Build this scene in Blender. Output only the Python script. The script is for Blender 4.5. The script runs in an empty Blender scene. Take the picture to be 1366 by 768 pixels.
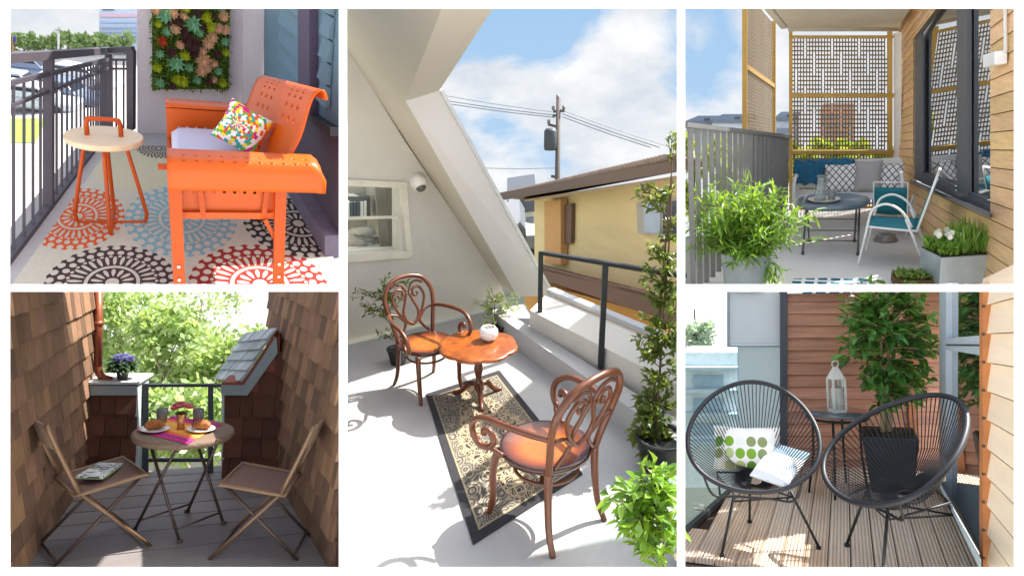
import bpy, math, random
from math import sin, cos, pi, radians, sqrt, atan2
from mathutils import Vector, Matrix
random.seed(7)
SC = bpy.context.scene
COL = SC.collection
FPX, CX, CY = 900.0, 683.0, 384.0           # focal length and picture centre in photo pixels
PITCH = math.atan(315 / FPX)                # the camera looks down by this much
V = Vector

def hexc(h):
    h = h.lstrip('#')
    c = [int(h[i:i + 2], 16) / 255 for i in (0, 2, 4)]
    return tuple((x / 12.92 if x <= .04045 else ((x + .055) / 1.055) ** 2.4) for x in c) + (1,)

# ---------------------------------------------------------------- places
CAMH = 2.57
CAMR = Matrix(((1, 0, 0), (0, cos(PITCH), sin(PITCH)), (0, -sin(PITCH), cos(PITCH))))   # camera axes (right, forward, up) -> world
CAMP = V((0, 0, CAMH))

class Place:
    """a balcony with its own level floor; local X right, Y away, Z up, the camera's foot at the origin"""
    def __init__(s, xc, yc, yh, px, py, D, roll=.5):
        u, vh, vc = (xc - CX) / FPX, (CY - yh) / FPX, (CY - yc) / FPX
        n = sqrt(1 + u * u); t = math.atan2(vh, n)
        Z = V((0, 0, cos(t))) + V((-u, -1, 0)) / n * sin(t)
        c = V((u, 1, vc)).normalized()
        X = V((1, -u, 0)).normalized()
        ang = 0
        if abs(u) > 1e-6:                     # share the roll between uprights and levels
            vpx, vpy = CX - FPX / u, CY
            ang = math.atan2(yc - vpy, vpx - xc) if vpx > xc else math.atan2(vpy - yc, xc - vpx)
        Z = Matrix.Rotation(ang * roll * s.SGN, 3, c) @ Z
        Y = (c - Z * c.dot(Z)).normalized(); X = Y.cross(Z)
        s.R = CAMR @ Matrix((X, Y, Z)).transposed()
        s.Ri = Matrix((X, Y, Z))              # camera -> local
        r = s.ray(px, py)
        s.h = -(r * D).z
        s.M = Matrix.Translation(CAMP - (s.R @ V((0, 0, 1))) * s.h) @ s.R.to_4x4()
    SGN = 1
    def ray(s, x, y): return s.Ri @ V(((x - CX) / FPX, 1, (CY - y) / FPX))
    def eye(s): return V((0, 0, s.h))
    def on(s, x, y, z=0):                     # point of the level z seen at (x, y)
        r = s.ray(x, y); return s.eye() + r * ((z - s.h) / r.z)
    def dep(s, x, y, D): return s.eye() + s.ray(x, y) * D
    def pl(s, x, y, p, n):                    # on a plane
        r = s.ray(x, y); return s.eye() + r * ((p - s.eye()).dot(n) / r.dot(n))
    def up(s, b, y):                          # height above b at which row y is reached
        lo, hi = -3., 8.
        for _ in range(50):
            m = (lo + hi) / 2
            if s.pj(b + V((0, 0, m)))[1] > y: lo = m
            else: hi = m
        return lo
    def pj(s, p):
        c = s.Ri.transposed() @ (p - s.eye()); return (CX + FPX * c.x / c.y, CY - FPX * c.z / c.y)

class Wall:
    """vertical plane over the line a-b of a place; wall(x, y) is the point of it seen at a pixel"""
    def __init__(s, P, a, b, off=0):
        d = (b - a); d.z = 0; s.L = d.length; s.d = d.normalized(); s.n = V((s.d.y, -s.d.x, 0)); s.P = P; s.a = a + s.n * off
    def __call__(s, x, y, o=0): return s.P.pl(x, y, s.a + s.n * o, s.n)
    def at(s, t, z, o=0): return s.a + s.d * t + s.n * o + V((0, 0, z))
    def tz(s, x, y): p = s(x, y); return ((p - s.a).dot(s.d), p.z)

# ---------------------------------------------------------------- meshes
def smooth(pts, n=6, closed=False):
    pts = [V(p) for p in pts]; N = len(pts); out = []
    for i in range(N if closed else N - 1):
        g = (lambda k: pts[k % N]) if closed else (lambda k: pts[max(0, min(N - 1, k))])
        a, b, c, d = g(i - 1), g(i), g(i + 1), g(i + 2)
        for k in range(n):
            t = k / n
            out.append(.5 * ((2 * b) + (c - a) * t + (2 * a - 5 * b + 4 * c - d) * t * t + (3 * b - a - 3 * c + d) * t ** 3))
    if not closed: out.append(pts[-1])
    return out

class MB:
    def __init__(s): s.v = []; s.f = []; s.uv = None
    def add(s, vs, fs):
        n = len(s.v); s.v += [V(p) for p in vs]; s.f += [tuple(i + n for i in f) for f in fs]; return s
    def quad(s, *p): return s.add(p, [tuple(range(len(p)))])
    def hexa(s, b, t):                        # two quads, bottom and top, same order
        return s.add(list(b) + list(t), [(3, 2, 1, 0), (4, 5, 6, 7), (0, 1, 5, 4), (1, 2, 6, 5), (2, 3, 7, 6), (3, 0, 4, 7)])
    def box(s, c, sz, rot=None, bev=0):
        x, y, z = [k / 2 for k in sz]; c = V(c)
        m = rot if rot else Matrix.Identity(3)
        if bev <= 0:
            return s.hexa([c + m @ V(p) for p in ((-x, -y, -z), (x, -y, -z), (x, y, -z), (-x, y, -z))], [c + m @ V(p) for p in ((-x, -y, z), (x, -y, z), (x, y, z), (-x, y, z))])
        b = min(bev, x * .9, y * .9, z * .9); vs = []
        rings = [(-z, b), (-z + b, 0), (z - b, 0), (z, b)]
        for zz, i in rings:
            X, Y = x - i, y - i; k = b * (.6 if i == 0 else .5)
            for p in ((-X + k, -Y), (X - k, -Y), (X, -Y + k), (X, Y - k), (X - k, Y), (-X + k, Y), (-X, Y - k), (-X, -Y + k)): vs.append(c + m @ V((p[0], p[1], zz)))
        fs = [tuple(range(7, -1, -1)), tuple(range(24, 32))]
        for r in range(3):
            for i in range(8): j = (i + 1) % 8; fs.append((r * 8 + i, r * 8 + j, r * 8 + 8 + j, r * 8 + 8 + i))
        return s.add(vs, fs)
    def bar(s, a, b, w, t=None, up=(0, 0, 1)):
        a, b = V(a), V(b); t = t or w; d = (b - a); L = d.length
        if L < 1e-6: return s
        d /= L; u = V(up)
        if abs(d.dot(u)) > .95: u = V((0, 1, 0))
        x = d.cross(u).normalized(); z = x.cross(d)
        return s.box((a + b) / 2, (w, L, t), Matrix((x, d, z)).transposed())
    def tube(s, pts, r, n=8, closed=False, cap=True):
        pts = [V(p) for p in pts]; N = len(pts)
        rs = r if isinstance(r, (list, tuple)) else [r] * N
        if len(rs) != N: rs = [rs[0] + (rs[-1] - rs[0]) * i / (N - 1) for i in range(N)] if len(rs) == 2 else [rs[min(len(rs) - 1, int(i * len(rs) / N))] for i in range(N)]
        t = (pts[1] - pts[0]).normalized(); u = V((0, 0, 1)) if abs(t.z) < .9 else V((1, 0, 0)); u = (u - t * u.dot(t)).normalized(); vs = []
        for i in range(N):
            a = pts[i - 1] if i else (pts[-1] if closed else pts[0]); b = pts[(i + 1) % N] if (i < N - 1 or closed) else pts[i]
            t = (b - a)
            t = t.normalized() if t.length > 1e-9 else V((0, 0, 1))
            u = (u - t * u.dot(t))
            u = u.normalized() if u.length > 1e-6 else t.orthogonal().normalized()
            w = t.cross(u)
            for k in range(n): an = 2 * pi * k / n; vs.append(pts[i] + (u * cos(an) + w * sin(an)) * rs[i])
        fs = []
        for i in range(N if closed else N - 1):
            j = (i + 1) % N
            for k in range(n): l = (k + 1) % n; fs.append((i * n + k, i * n + l, j * n + l, j * n + k))
        if cap and not closed: fs += [tuple(range(n - 1, -1, -1)), tuple((N - 1) * n + k for k in range(n))]
        return s.add(vs, fs)
    def lathe(s, prof, n=24, c=(0, 0, 0), cap=True, fr=None, sx=1, sy=1):
        c = V(c); vs = []
        for r, z in prof:
            for k in range(n):
                a = 2 * pi * k / n; q = fr(a) if fr else 1
                vs.append(c + V((r * q * cos(a) * sx, r * q * sin(a) * sy, z)))
        fs = []
        for i in range(len(prof) - 1):
            for k in range(n): l = (k + 1) % n; fs.append((i * n + k, i * n + l, i * n + n + l, i * n + n + k))
        if cap: fs += [tuple(range(n - 1, -1, -1)), tuple((len(prof) - 1) * n + k for k in range(n))]
        return s.add(vs, fs)
    def ball(s, c, r, n=10, m=7, sq=(1, 1, 1)):
        c = V(c); vs = [c + V((0, 0, -r * sq[2]))]
        for i in range(1, m):
            a = -pi / 2 + pi * i / m
            for k in range(n): b = 2 * pi * k / n; vs.append(c + V((r * cos(a) * cos(b) * sq[0], r * cos(a) * sin(b) * sq[1], r * sin(a) * sq[2])))
        vs.append(c + V((0, 0, r * sq[2]))); fs = []
        for k in range(n): fs.append((0, 1 + (k + 1) % n, 1 + k))
        for i in range(m - 2):
            for k in range(n): l = (k + 1) % n; fs.append((1 + i * n + k, 1 + i * n + l, 1 + i * n + n + l, 1 + i * n + n + k))
        for k in range(n): fs.append((len(vs) - 1, 1 + (m - 2) * n + k, 1 + (m - 2) * n + (k + 1) % n))
        return s.add(vs, fs)
    def prism(s, poly, d):                    # extrude a planar outline by the vector d
        poly = [V(p) for p in poly]; d = V(d); n = len(poly)
        fs = [tuple(range(n - 1, -1, -1)), tuple(range(n, 2 * n))] + [(i, (i + 1) % n, n + (i + 1) % n, n + i) for i in range(n)]
        return s.add(poly + [p + d for p in poly], fs)
    def grid(s, fn, nu, nv, closed_u=False):
        vs = [fn(i / (nu if closed_u else nu - 1), j / (nv - 1)) for j in range(nv) for i in range(nu)]; fs = []
        for j in range(nv - 1):
            for i in range(nu if closed_u else nu - 1):
                k = (i + 1) % nu; fs.append((j * nu + i, j * nu + k, j * nu + nu + k, j * nu + nu + i))
        return s.add(vs, fs)
    def leaf(s, p, d, nrm, L, W, droop=.15):
        p, d = V(p), V(d).normalized(); nrm = V(nrm); x = d.cross(nrm)
        if x.length < 1e-4: x = d.orthogonal()
        x.normalize(); nn = x.cross(d)
        a = p + d * L * .45 - nn * L * droop * .1; t = p + d * L - nn * L * droop
        f = nn * W * .22
        return s.add([p, a + x * W / 2 + f, a, a - x * W / 2 + f, t, p + d * L * .75 + x * W * .33 + f * .5 - nn * L * droop * .5, p + d * L * .75 - x * W * .33 + f * .5 - nn * L * droop * .5, p + d * L * .75 - nn * L * droop * .5],
                     [(0, 1, 2), (0, 2, 3), (1, 5, 7, 2), (2, 7, 6, 3), (5, 4, 7), (7, 4, 6)])
    def card(s, p, d, nrm, L, W):             # a leaf far off: one diamond
        p, d = V(p), V(d).normalized(); x = d.cross(V(nrm))
        if x.length < 1e-4: x = d.orthogonal()
        x.normalize()
        return s.add([p, p + d * L * .5 + x * W / 2, p + d * L, p + d * L * .5 - x * W / 2], [(0, 1, 2, 3)])

def rnd(a=1.0): return random.uniform(-a, a)
def rv():
    while True:
        p = V((rnd(), rnd(), rnd()))
        if .05 < p.length <= 1: return p

# ---------------------------------------------------------------- objects
def tag(o, label=None, cat=None, group=None, kind=None):
    if label: o['label'] = label
    if cat: o['category'] = cat
    if group: o['group'] = group
    if kind: o['kind'] = kind
    return o

def thing(name, label, cat, P, loc, yaw=0, group=None, sc=1, tilt=None):
    o = bpy.data.objects.new(name, None); COL.objects.link(o); o.empty_display_size = .1
    m = P.M @ Matrix.Translation(V(loc)) @ Matrix.Rotation(yaw, 4, 'Z')
    if tilt: m = m @ tilt
    o.matrix_world = m @ Matrix.Scale(sc, 4)
    o['_p'] = 1
    LOCAL[o.name] = (Matrix.Translation(V(loc)) @ Matrix.Rotation(yaw, 4, 'Z') @ (tilt or Matrix.Identity(4)) @ Matrix.Scale(sc, 4)).inverted()
    del o['_p']
    return tag(o, label, cat, group)
LOCAL = {}

def obj(name, mb, mat, parent=None, sm=False, place=False, P=None, base=None, sub=None, bev=0, solid=0, weld=False):
    """one mesh object; place=True: the mesh is in the place's coordinates; without a parent it is top-level in P at base"""
    vs = mb.v
    if place and parent is not None:
        r = parent
        while r.parent: r = r.parent
        m = LOCAL[r.name]; vs = [m @ p for p in vs]
    if parent is None:
        if base is None:
            base = sum(vs, V((0, 0, 0))) / len(vs); base.z = min(p.z for p in vs)
        vs = [p - base for p in vs]
    me = bpy.data.meshes.new(name)
    me.from_pydata([tuple(p) for p in vs], [], mb.f); me.validate()
    if weld:
        import bmesh
        bm = bmesh.new(); bm.from_mesh(me); bmesh.ops.remove_doubles(bm, verts=bm.verts, dist=1e-5); bmesh.ops.recalc_face_normals(bm, faces=bm.faces); bm.to_mesh(me); bm.free()
    if mb.uv:
        ul = me.uv_layers.new(name='UVMap')
        for l in me.loops: ul.data[l.index].uv = mb.uv[l.vertex_index]
    me.materials.append(mat)
    if sm: me.polygons.foreach_set('use_smooth', [True] * len(me.polygons))
    o = bpy.data.objects.new(name, me); COL.objects.link(o)
    if sub: md = o.modifiers.new('s', 'SUBSURF'); md.levels = md.render_levels = sub
    if solid: md = o.modifiers.new('t', 'SOLIDIFY'); md.thickness = solid; md.offset = 0
    if bev: md = o.modifiers.new('b', 'BEVEL'); md.width = bev; md.segments = 2; md.limit_method = 'ANGLE'
    if parent is not None: o.parent = parent
    else:
        m = Matrix.Translation(V(base)); o.matrix_world = (P.M if P else Matrix.Identity(4)) @ m
        LOCAL[o.name] = m.inverted()
    return o

def copy_tree(o, parent=None):
    c = o.copy(); COL.objects.link(c)
    if parent is not None: c.parent = parent
    for ch in [k for k in KIDS(o)]: copy_tree(ch, c)
    return c
def KIDS(o): return [k for k in bpy.data.objects if k.parent == o]
def place_copy(o, P, loc, yaw, label, sc=1, tilt=None, group=None):
    c = copy_tree(o); m = Matrix.Translation(V(loc)) @ Matrix.Rotation(yaw, 4, 'Z') @ (tilt or Matrix.Identity(4)) @ Matrix.Scale(sc, 4)
    c.matrix_world = P.M @ m; LOCAL[c.name] = m.inverted(); c['label'] = label
    if group: c['group'] = group
    return c
def struct(name, mb, mat, P=None, kind='structure', **k):
    o = obj(name, mb, mat, P=P, **k); o['kind'] = kind; return o

# ---------------------------------------------------------------- materials
def N(nt, t, **k):
    n = nt.nodes.new(t)
    for a, b in k.items():
        if a.startswith('i_'): n.inputs[a[2:].replace('_', ' ')].default_value = b
        else: setattr(n, a, b)
    return n
def new_mat(name):
    m = bpy.data.materials.new(name); m.use_nodes = True; nt = m.node_tree
    return m, nt, nt.nodes['Principled BSDF'], nt.links
def mathn(nt, op, a, b=None, c=None, clamp=False):
    n = nt.nodes.new('ShaderNodeMath'); n.operation = op; n.use_clamp = clamp
    for i, x in enumerate((a, b, c)):
        if x is None: continue
        if isinstance(x, (int, float)): n.inputs[i].default_value = x
        else: nt.links.new(x, n.inputs[i])
    return n.outputs[0]
def mixc(nt, f, a, b, mode='MIX'):
    n = nt.nodes.new('ShaderNodeMix'); n.data_type = 'RGBA'; n.blend_type = mode
    for i, x in ((0, f), (6, a), (7, b)):
        if isinstance(x, (int, float)): n.inputs[i].default_value = x
        elif isinstance(x, tuple): n.inputs[i].default_value = x
        else: nt.links.new(x, n.inputs[i])
    return n.outputs[2]
def mat(name, col, rough=.6, metal=0, var=.12, scale=6, bump=0, bscale=None, island=0, stretch=(1, 1, 1), col2=None, coat=0, sheen=0, spec=.5, trans=0, ior=1.45, tint=0, wave=0):
    m, nt, b, L = new_mat(name); c = hexc(col) if isinstance(col, str) else tuple(col) + (1,)
    tc = N(nt, 'ShaderNodeTexCoord'); mp = N(nt, 'ShaderNodeMapping'); mp.inputs['Scale'].default_value = stretch
    L.new(tc.outputs['Object'], mp.inputs[0])
    nz = N(nt, 'ShaderNodeTexNoise', i_Scale=scale, i_Detail=6, i_Roughness=.6); L.new(mp.outputs[0], nz.inputs['Vector'])
    f = mathn(nt, 'MULTIPLY_ADD', nz.outputs[0], 2.2, -.6, clamp=True)
    lo = tuple(x * (1 - var) for x in c[:3]) + (1,); hi = tuple(min(1, x * (1 + var)) for x in c[:3]) + (1,)
    if col2: lo, hi = c, hexc(col2)
    out = mixc(nt, f, lo, hi)
    if island or tint:
        g = N(nt, 'ShaderNodeNewGeometry'); hs = N(nt, 'ShaderNodeHueSaturation')
        v = mathn(nt, 'MULTIPLY_ADD', g.outputs['Random Per Island'], 2 * island, 1 - island); L.new(v, hs.inputs['Value'])
        if tint:
            w = N(nt, 'ShaderNodeTexWhiteNoise'); w.noise_dimensions = '1D'; L.new(g.outputs['Random Per Island'], w.inputs['W'])
            L.new(mathn(nt, 'MULTIPLY_ADD', w.outputs[0], 2 * tint, .5 - tint), hs.inputs['Hue'])
            L.new(mathn(nt, 'MULTIPLY_ADD', w.outputs[0], 8 * tint, 1 - 4 * tint), hs.inputs['Saturation'])
        L.new(out, hs.inputs['Color']); out = hs.outputs[0]
    L.new(out, b.inputs['Base Color'])
    b.inputs['Metallic'].default_value = metal; b.inputs['Specular IOR Level'].default_value = spec
    L.new(mathn(nt, 'MULTIPLY_ADD', nz.outputs[0], .25, rough - .12, clamp=True), b.inputs['Roughness'])
    b.inputs['Coat Weight'].default_value = coat; b.inputs['Sheen Weight'].default_value = sheen
    if trans: b.inputs['Transmission Weight'].default_value = trans; b.inputs['IOR'].default_value = ior
    if bump:
        n2 = N(nt, 'ShaderNodeTexNoise', i_Scale=bscale or scale * 6, i_Detail=5); L.new(mp.outputs[0], n2.inputs['Vector'])
        bp = N(nt, 'ShaderNodeBump', i_Strength=bump, i_Distance=.01); L.new(n2.outputs[0], bp.inputs['Height']); L.new(bp.outputs[0], b.inputs['Normal'])
    if wave:
        wv = N(nt, 'ShaderNodeTexWave', i_Scale=wave, i_Distortion=.3); wv.bands_direction = 'Z'; wv.wave_profile = 'SAW'; L.new(tc.outputs['Object'], wv.inputs['Vector'])
        bp = N(nt, 'ShaderNodeBump', i_Strength=.8, i_Distance=.02); L.new(wv.outputs[1], bp.inputs['Height']); L.new(bp.outputs[0], b.inputs['Normal'])
    return m
def leafmat(name, c1, c2, trans=.35, rough=.45):
    m, nt, b, L = new_mat(name)
    g = N(nt, 'ShaderNodeNewGeometry')
    w = N(nt, 'ShaderNodeTexWhiteNoise'); w.noise_dimensions = '1D'; L.new(g.outputs['Random Per Island'], w.inputs['W'])
    c = mixc(nt, w.outputs[0], hexc(c1), hexc(c2))
    L.new(c, b.inputs['Base Color']); b.inputs['Roughness'].default_value = rough
    t = N(nt, 'ShaderNodeBsdfTranslucent'); tcol = mixc(nt, .6, c, hexc('#b9d23a'), 'MIX'); L.new(tcol, t.inputs[0])
    mx = N(nt, 'ShaderNodeMixShader'); mx.inputs[0].default_value = trans
    L.new(b.outputs[0], mx.inputs[1]); L.new(t.outputs[0], mx.inputs[2]); L.new(mx.outputs[0], nt.nodes['Material Output'].inputs[0])
    return m
def frosted(name, col, k=.6):
    m, nt, b, L = new_mat(name); b.inputs['Base Color'].default_value = hexc(col); b.inputs['Roughness'].default_value = .35
    t = N(nt, 'ShaderNodeBsdfTranslucent'); t.inputs[0].default_value = hexc(col); mx = N(nt, 'ShaderNodeMixShader'); mx.inputs[0].default_value = k
    L.new(b.outputs[0], mx.inputs[1]); L.new(t.outputs[0], mx.inputs[2]); L.new(mx.outputs[0], nt.nodes['Material Output'].inputs[0]); return m
def glassmat(name, tint='#f4faf8', alpha=.12, rough=.02, fk=1.0):
    """thin pane: mostly clear, reflecting by fresnel"""
    m, nt, b, L = new_mat(name); nt.nodes.remove(b)
    fr = N(nt, 'ShaderNodeFresnel', i_IOR=1.45); f = mathn(nt, 'MULTIPLY_ADD', fr.outputs[0], fk, alpha, clamp=True)
    t = N(nt, 'ShaderNodeBsdfTransparent'); t.inputs[0].default_value = hexc(tint)
    g = N(nt, 'ShaderNodeBsdfGlossy'); g.inputs['Roughness'].default_value = rough
    mx = N(nt, 'ShaderNodeMixShader'); L.new(f, mx.inputs[0]); L.new(t.outputs[0], mx.inputs[1]); L.new(g.outputs[0], mx.inputs[2]); L.new(mx.outputs[0], nt.nodes['Material Output'].inputs[0])
    return m

# ---------------------------------------------------------------- planting
def sprig(br, lv, a, b, r0, nl, L, W, spread=.6, bend=.1, up=.3):
    """a curved twig from a to b with leaves along its outer part"""
    a, b = V(a), V(b); d = b - a; mid = (a + b) / 2 + rv() * d.length * bend + V((0, 0, d.length * bend * .6))
    pts = smooth([a, mid, b], 5); br.tube(pts, (r0, r0 * .35), 5)
    for i in range(nl):
        t = .25 + .75 * (i + random.random()) / nl; k = min(len(pts) - 2, int(t * (len(pts) - 1))); p = pts[k].lerp(pts[k + 1], random.random())
        dd = (pts[k + 1] - pts[k]).normalized() * .5 + rv() * spread; dd.z += up * rnd(.6)
        lv.leaf(p, dd, V((rnd(.6), rnd(.6), 1)), L * random.uniform(.45, 1.3), W * random.uniform(.55, 1.2), random.uniform(.05, .4))
EXPO = 1.55; SKYS = .36
# ---------------------------------------------------------------- the five places
P1 = Place(231, 194, -152, 300, 376, 3.17)     # orange bench balcony
P2 = Place(231, 574, 305, 236, 706, 5.0)       # shingled balcony
P3 = Place(683, 384, 69, 700, 690, 4.2)       # white attic terrace
P4 = Place(1135, 194, 69, 1107, 330, 6.2)      # balcony with the pierced screens
P5 = Place(1135, 574, 372, 1100, 700, 3.9)     # deck with the string chairs
# ---------------------------------------------------------------- camera, light, sky
cam = bpy.data.objects.new('camera', bpy.data.cameras.new('camera')); COL.objects.link(cam); SC.camera = cam
cam.data.sensor_width = 36; cam.data.lens = FPX / 1366 * 36; cam.data.clip_start = .05; cam.data.clip_end = 3000
cam.location = CAMP; cam.rotation_euler = (pi / 2 - PITCH, 0, 0)
SUN_EL, SUN_AZ = radians(47), radians(53)      # azimuth from straight ahead towards the right
sd = V((sin(SUN_AZ) * cos(SUN_EL), cos(SUN_AZ) * cos(SUN_EL), sin(SUN_EL)))
sl = bpy.data.lights.new('sun', 'SUN'); sl.energy = 4.2; sl.angle = radians(.5); sl.color = (1, .95, .87)
so = bpy.data.objects.new('sun', sl); COL.objects.link(so); so.rotation_euler = (-sd).to_track_quat('-Z', 'Y').to_euler()
w = bpy.data.worlds.new('World'); SC.world = w; w.use_nodes = True; nt = w.node_tree
bg = nt.nodes['Background']; sk = nt.nodes.new('ShaderNodeTexSky'); sk.sky_type = 'NISHITA'; sk.sun_disc = False
sk.sun_elevation = SUN_EL; sk.sun_rotation = SUN_AZ; sk.air_density = 1; sk.dust_density = 2.5; sk.ozone_density = .6
hs = nt.nodes.new('ShaderNodeHueSaturation'); hs.inputs['Saturation'].default_value = .45; nt.links.new(sk.outputs[0], hs.inputs['Color']); nt.links.new(hs.outputs[0], bg.inputs[0]); bg.inputs[1].default_value = .15
SC.view_settings.view_transform = 'Standard'; SC.view_settings.look = 'None'; SC.view_settings.gamma = 1; SC.view_settings.exposure = EXPO
SC.cycles.max_bounces = 8; SC.cycles.transparent_max_bounces = 24; SC.cycles.diffuse_bounces = 5
SC.cycles.sample_clamp_indirect = 6
try: SC.cycles.use_denoising = True
except Exception: pass

# sky: a curved backdrop of cumulus standing on the ground far behind everything
def sky_material():
    m = bpy.data.materials.new('sky'); m.use_nodes = True; nt = m.node_tree; nt.nodes.clear(); L = nt.links
    tc = N(nt, 'ShaderNodeTexCoord'); sp = N(nt, 'ShaderNodeSeparateXYZ'); L.new(tc.outputs['Object'], sp.inputs[0])
    mp = N(nt, 'ShaderNodeMapping'); mp.inputs['Scale'].default_value = (1, 1, 1.7); mp.inputs['Location'].default_value = (3.1, 0, 2.0); L.new(tc.outputs['Object'], mp.inputs[0])
    n1 = N(nt, 'ShaderNodeTexNoise', i_Scale=.042, i_Detail=9, i_Roughness=.53, i_Distortion=.3); L.new(mp.outputs[0], n1.inputs['Vector'])
    n2 = N(nt, 'ShaderNodeTexNoise', i_Scale=.11, i_Detail=6, i_Roughness=.6); L.new(mp.outputs[0], n2.inputs['Vector'])
    # cloudier to the sides and low down
    side = mathn(nt, 'MULTIPLY', mathn(nt, 'ABSOLUTE', mathn(nt, 'SUBTRACT', sp.outputs[0], 4)), .0045)
    low = mathn(nt, 'MULTIPLY', mathn(nt, 'SUBTRACT', 6.0, sp.outputs[2]), .006)
    d = mathn(nt, 'ADD', mathn(nt, 'ADD', n1.outputs[0], side), low)
    r = N(nt, 'ShaderNodeValToRGB'); r.color_ramp.elements[0].position = .505; r.color_ramp.elements[1].position = .565; L.new(d, r.inputs[0])
    bh = N(nt, 'ShaderNodeValToRGB'); e = bh.color_ramp.elements
    e[0].position = 0; e[0].color = hexc('#b4d3f0'); e[1].position = 1; e[1].color = hexc('#78b0e6')
    L.new(mathn(nt, 'MULTIPLY_ADD', sp.outputs[2], .022, .18, clamp=True), bh.inputs[0])
    cl = mixc(nt, mathn(nt, 'MULTIPLY_ADD', n2.outputs[0], 2.4, -.7, clamp=True), hexc('#cdd6e2'), hexc('#ffffff'))
    c = mixc(nt, r.outputs[0], bh.outputs[0], cl)
    em = N(nt, 'ShaderNodeEmission', i_Strength=SKYS); L.new(c, em.inputs[0])
    o = N(nt, 'ShaderNodeOutputMaterial'); L.new(em.outputs[0], o.inputs[0]); return m
mb = MB(); R_ = 66
mb.grid(lambda a, b: V((R_ * sin(radians(-58 + 116 * a)), R_ * cos(radians(-58 + 116 * a)), -14.6 + 56 * b)), 49, 12)
sky = struct('sky', mb, sky_material(), base=V((0, 0, 0)), sm=True)
# the ground far below all the balconies, one sheet to the horizon
mb = MB(); S = 1500
mb.quad((-S, -S, -14.5), (S, -S, -14.5), (S, S, -14.5), (-S, S, -14.5))
struct('ground', mb, mat('ground', '#6e7358', var=.35, scale=.15, col2='#9a9786'), base=V((0, 0, -14.5)))

mb = MB(); mb.quad((-40, -60, -1.2), (40, -60, -1.2), (40, 1.6, -1.2), (-40, 1.6, -1.2))  # unseen sheet added to bounce sunlight onto the white wall and into the balconies
struct('pale_sheet', mb, mat('bounce_pale', '#e6e2da', rough=.8, var=.06, scale=1.5), base=V((0, 0, -1.2)))
# the white wall with its five openings
def opening_wall():
    D = 2.2; m = MB()
    ops = [(10, 10, 452, 379), (462, 10, 904, 758), (914, 10, 1356, 379), (10, 389, 452, 758), (914, 389, 1356, 758)]
    xs = [-60, 10, 452, 462, 904, 914, 1356, 1426]; ys = [-60, 10, 379, 389, 758, 828]
    ib = lambda x, y: any(a <= x <= c and b <= y <= d for a, b, c, d in ops)
    def pt(x, y, k):
        d = D + k; r = V(((x - CX) / FPX, 1, (CY - y) / FPX)) * D
        return CAMR @ V((r.x, d, r.z)) + CAMP
    T = .012
    for i in range(len(xs) - 1):
        for j in range(len(ys) - 1):
            x0, x1, y0, y1 = xs[i], xs[i + 1], ys[j], ys[j + 1]
            if ib((x0 + x1) / 2, (y0 + y1) / 2): continue
            m.quad(pt(x0, y1, 0), pt(x1, y1, 0), pt(x1, y0, 0), pt(x0, y0, 0))
            m.quad(pt(x0, y0, T), pt(x1, y0, T), pt(x1, y1, T), pt(x0, y1, T))
    for a, b, c, d in ops:
        for p, q in (((a, b), (c, b)), ((c, b), (c, d)), ((c, d), (a, d)), ((a, d), (a, b))):
            m.quad(pt(*p, 0), pt(*q, 0), pt(*q, T), pt(*p, T))
    for p, q in (((-60, -60), (1426, -60)), ((1426, -60), (1426, 828)), ((1426, 828), (-60, 828)), ((-60, 828), (-60, -60))):
        m.quad(pt(*p, 0), pt(*p, T), pt(*q, T), pt(*q, 0))
    return m
o = obj('white_wall', opening_wall(), mat('white_paint', '#f2f2f2', rough=.55, var=.01), base=CAMR @ V((0, 2.2, -.8)) + CAMP)
tag(o, 'thin white wall with five rectangular openings, one onto each balcony', 'wall')
# ================================================================ white attic terrace (tall middle opening)
P = P3
m_wht = mat('white_render', '#c9c5ba', rough=.85, var=.06, scale=1.6, bump=.3, bscale=70)
m_ceil = mat('white_ceiling', '#bbb4a2', rough=.9, var=.03, scale=2)
m_flr = mat('white_floor_paint', '#acaba8', rough=.5, var=.1, scale=2.2, bump=.12, bscale=90)
fl = MB(); fl.quad(*[P.on(x, y) for x, y in ((457, 462), (650, 415), (700, 405), (720, 440), (908, 590), (908, 763), (457, 763))])
struct('floor', fl, m_flr, P)
# gable wall
e = (P.on(863, 560, .22) - P.on(680, 432, .22)); e.z = 0; e.normalize()          # along the parapet, towards the viewer
ga, gb = P.on(462, 455), P.on(646, 414)
GW = Wall(P, ga, gb)
wx0, wy0, wx1, wy1 = 440, 240, 541, 343                                           # the window opening
g = MB(); out = GW.n * (-.25) if GW.n.dot(P.eye() - ga) > 0 else GW.n * .25
gp = [GW(x, y) for x, y in ((452, 462), (676, 404), (668, 378), (541, 190), (450, 44))]
# wall pieces round the window
w1, w2, w3 = GW(536, 337), GW(536, 247), GW(452, 243.7)
w0 = GW(452, 342.3)
g.prism([gp[0], gp[1], gp[2], gp[3], w2, w1, w0], out)
g.prism([w3, w2, gp[3], gp[4]], out)
gw = thing('gable_wall', 'white gable wall with a small window behind the bentwood chair', 'wall', P, ga)
obj('wall_face', g, m_wht, gw, place=True)
m_win = mat('cream_frame', '#d9d3c0', rough=.5)
fr = MB(); inn = -out.normalized()
def wbar(mb, x0, y0, x1, y1, w, t=.06): mb.bar(GW(x0, y0) + inn * .0, GW(x1, y1) + inn * .0, w, t, up=inn)
fw = MB(); wbar(fw, 457, 243, 539, 246.5, .06); wbar(fw, 537, 243, 545, 340, .06); wbar(fw, 457, 344, 545, 338, .07, .09)
wo = obj('window', fw, m_win, gw, place=True)
s = MB(); s.bar(GW(457, 293) - inn * .06, GW(533, 291) - inn * .06, .025, .03, up=inn); obj('sash', s, m_win, wo, place=True)
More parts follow.
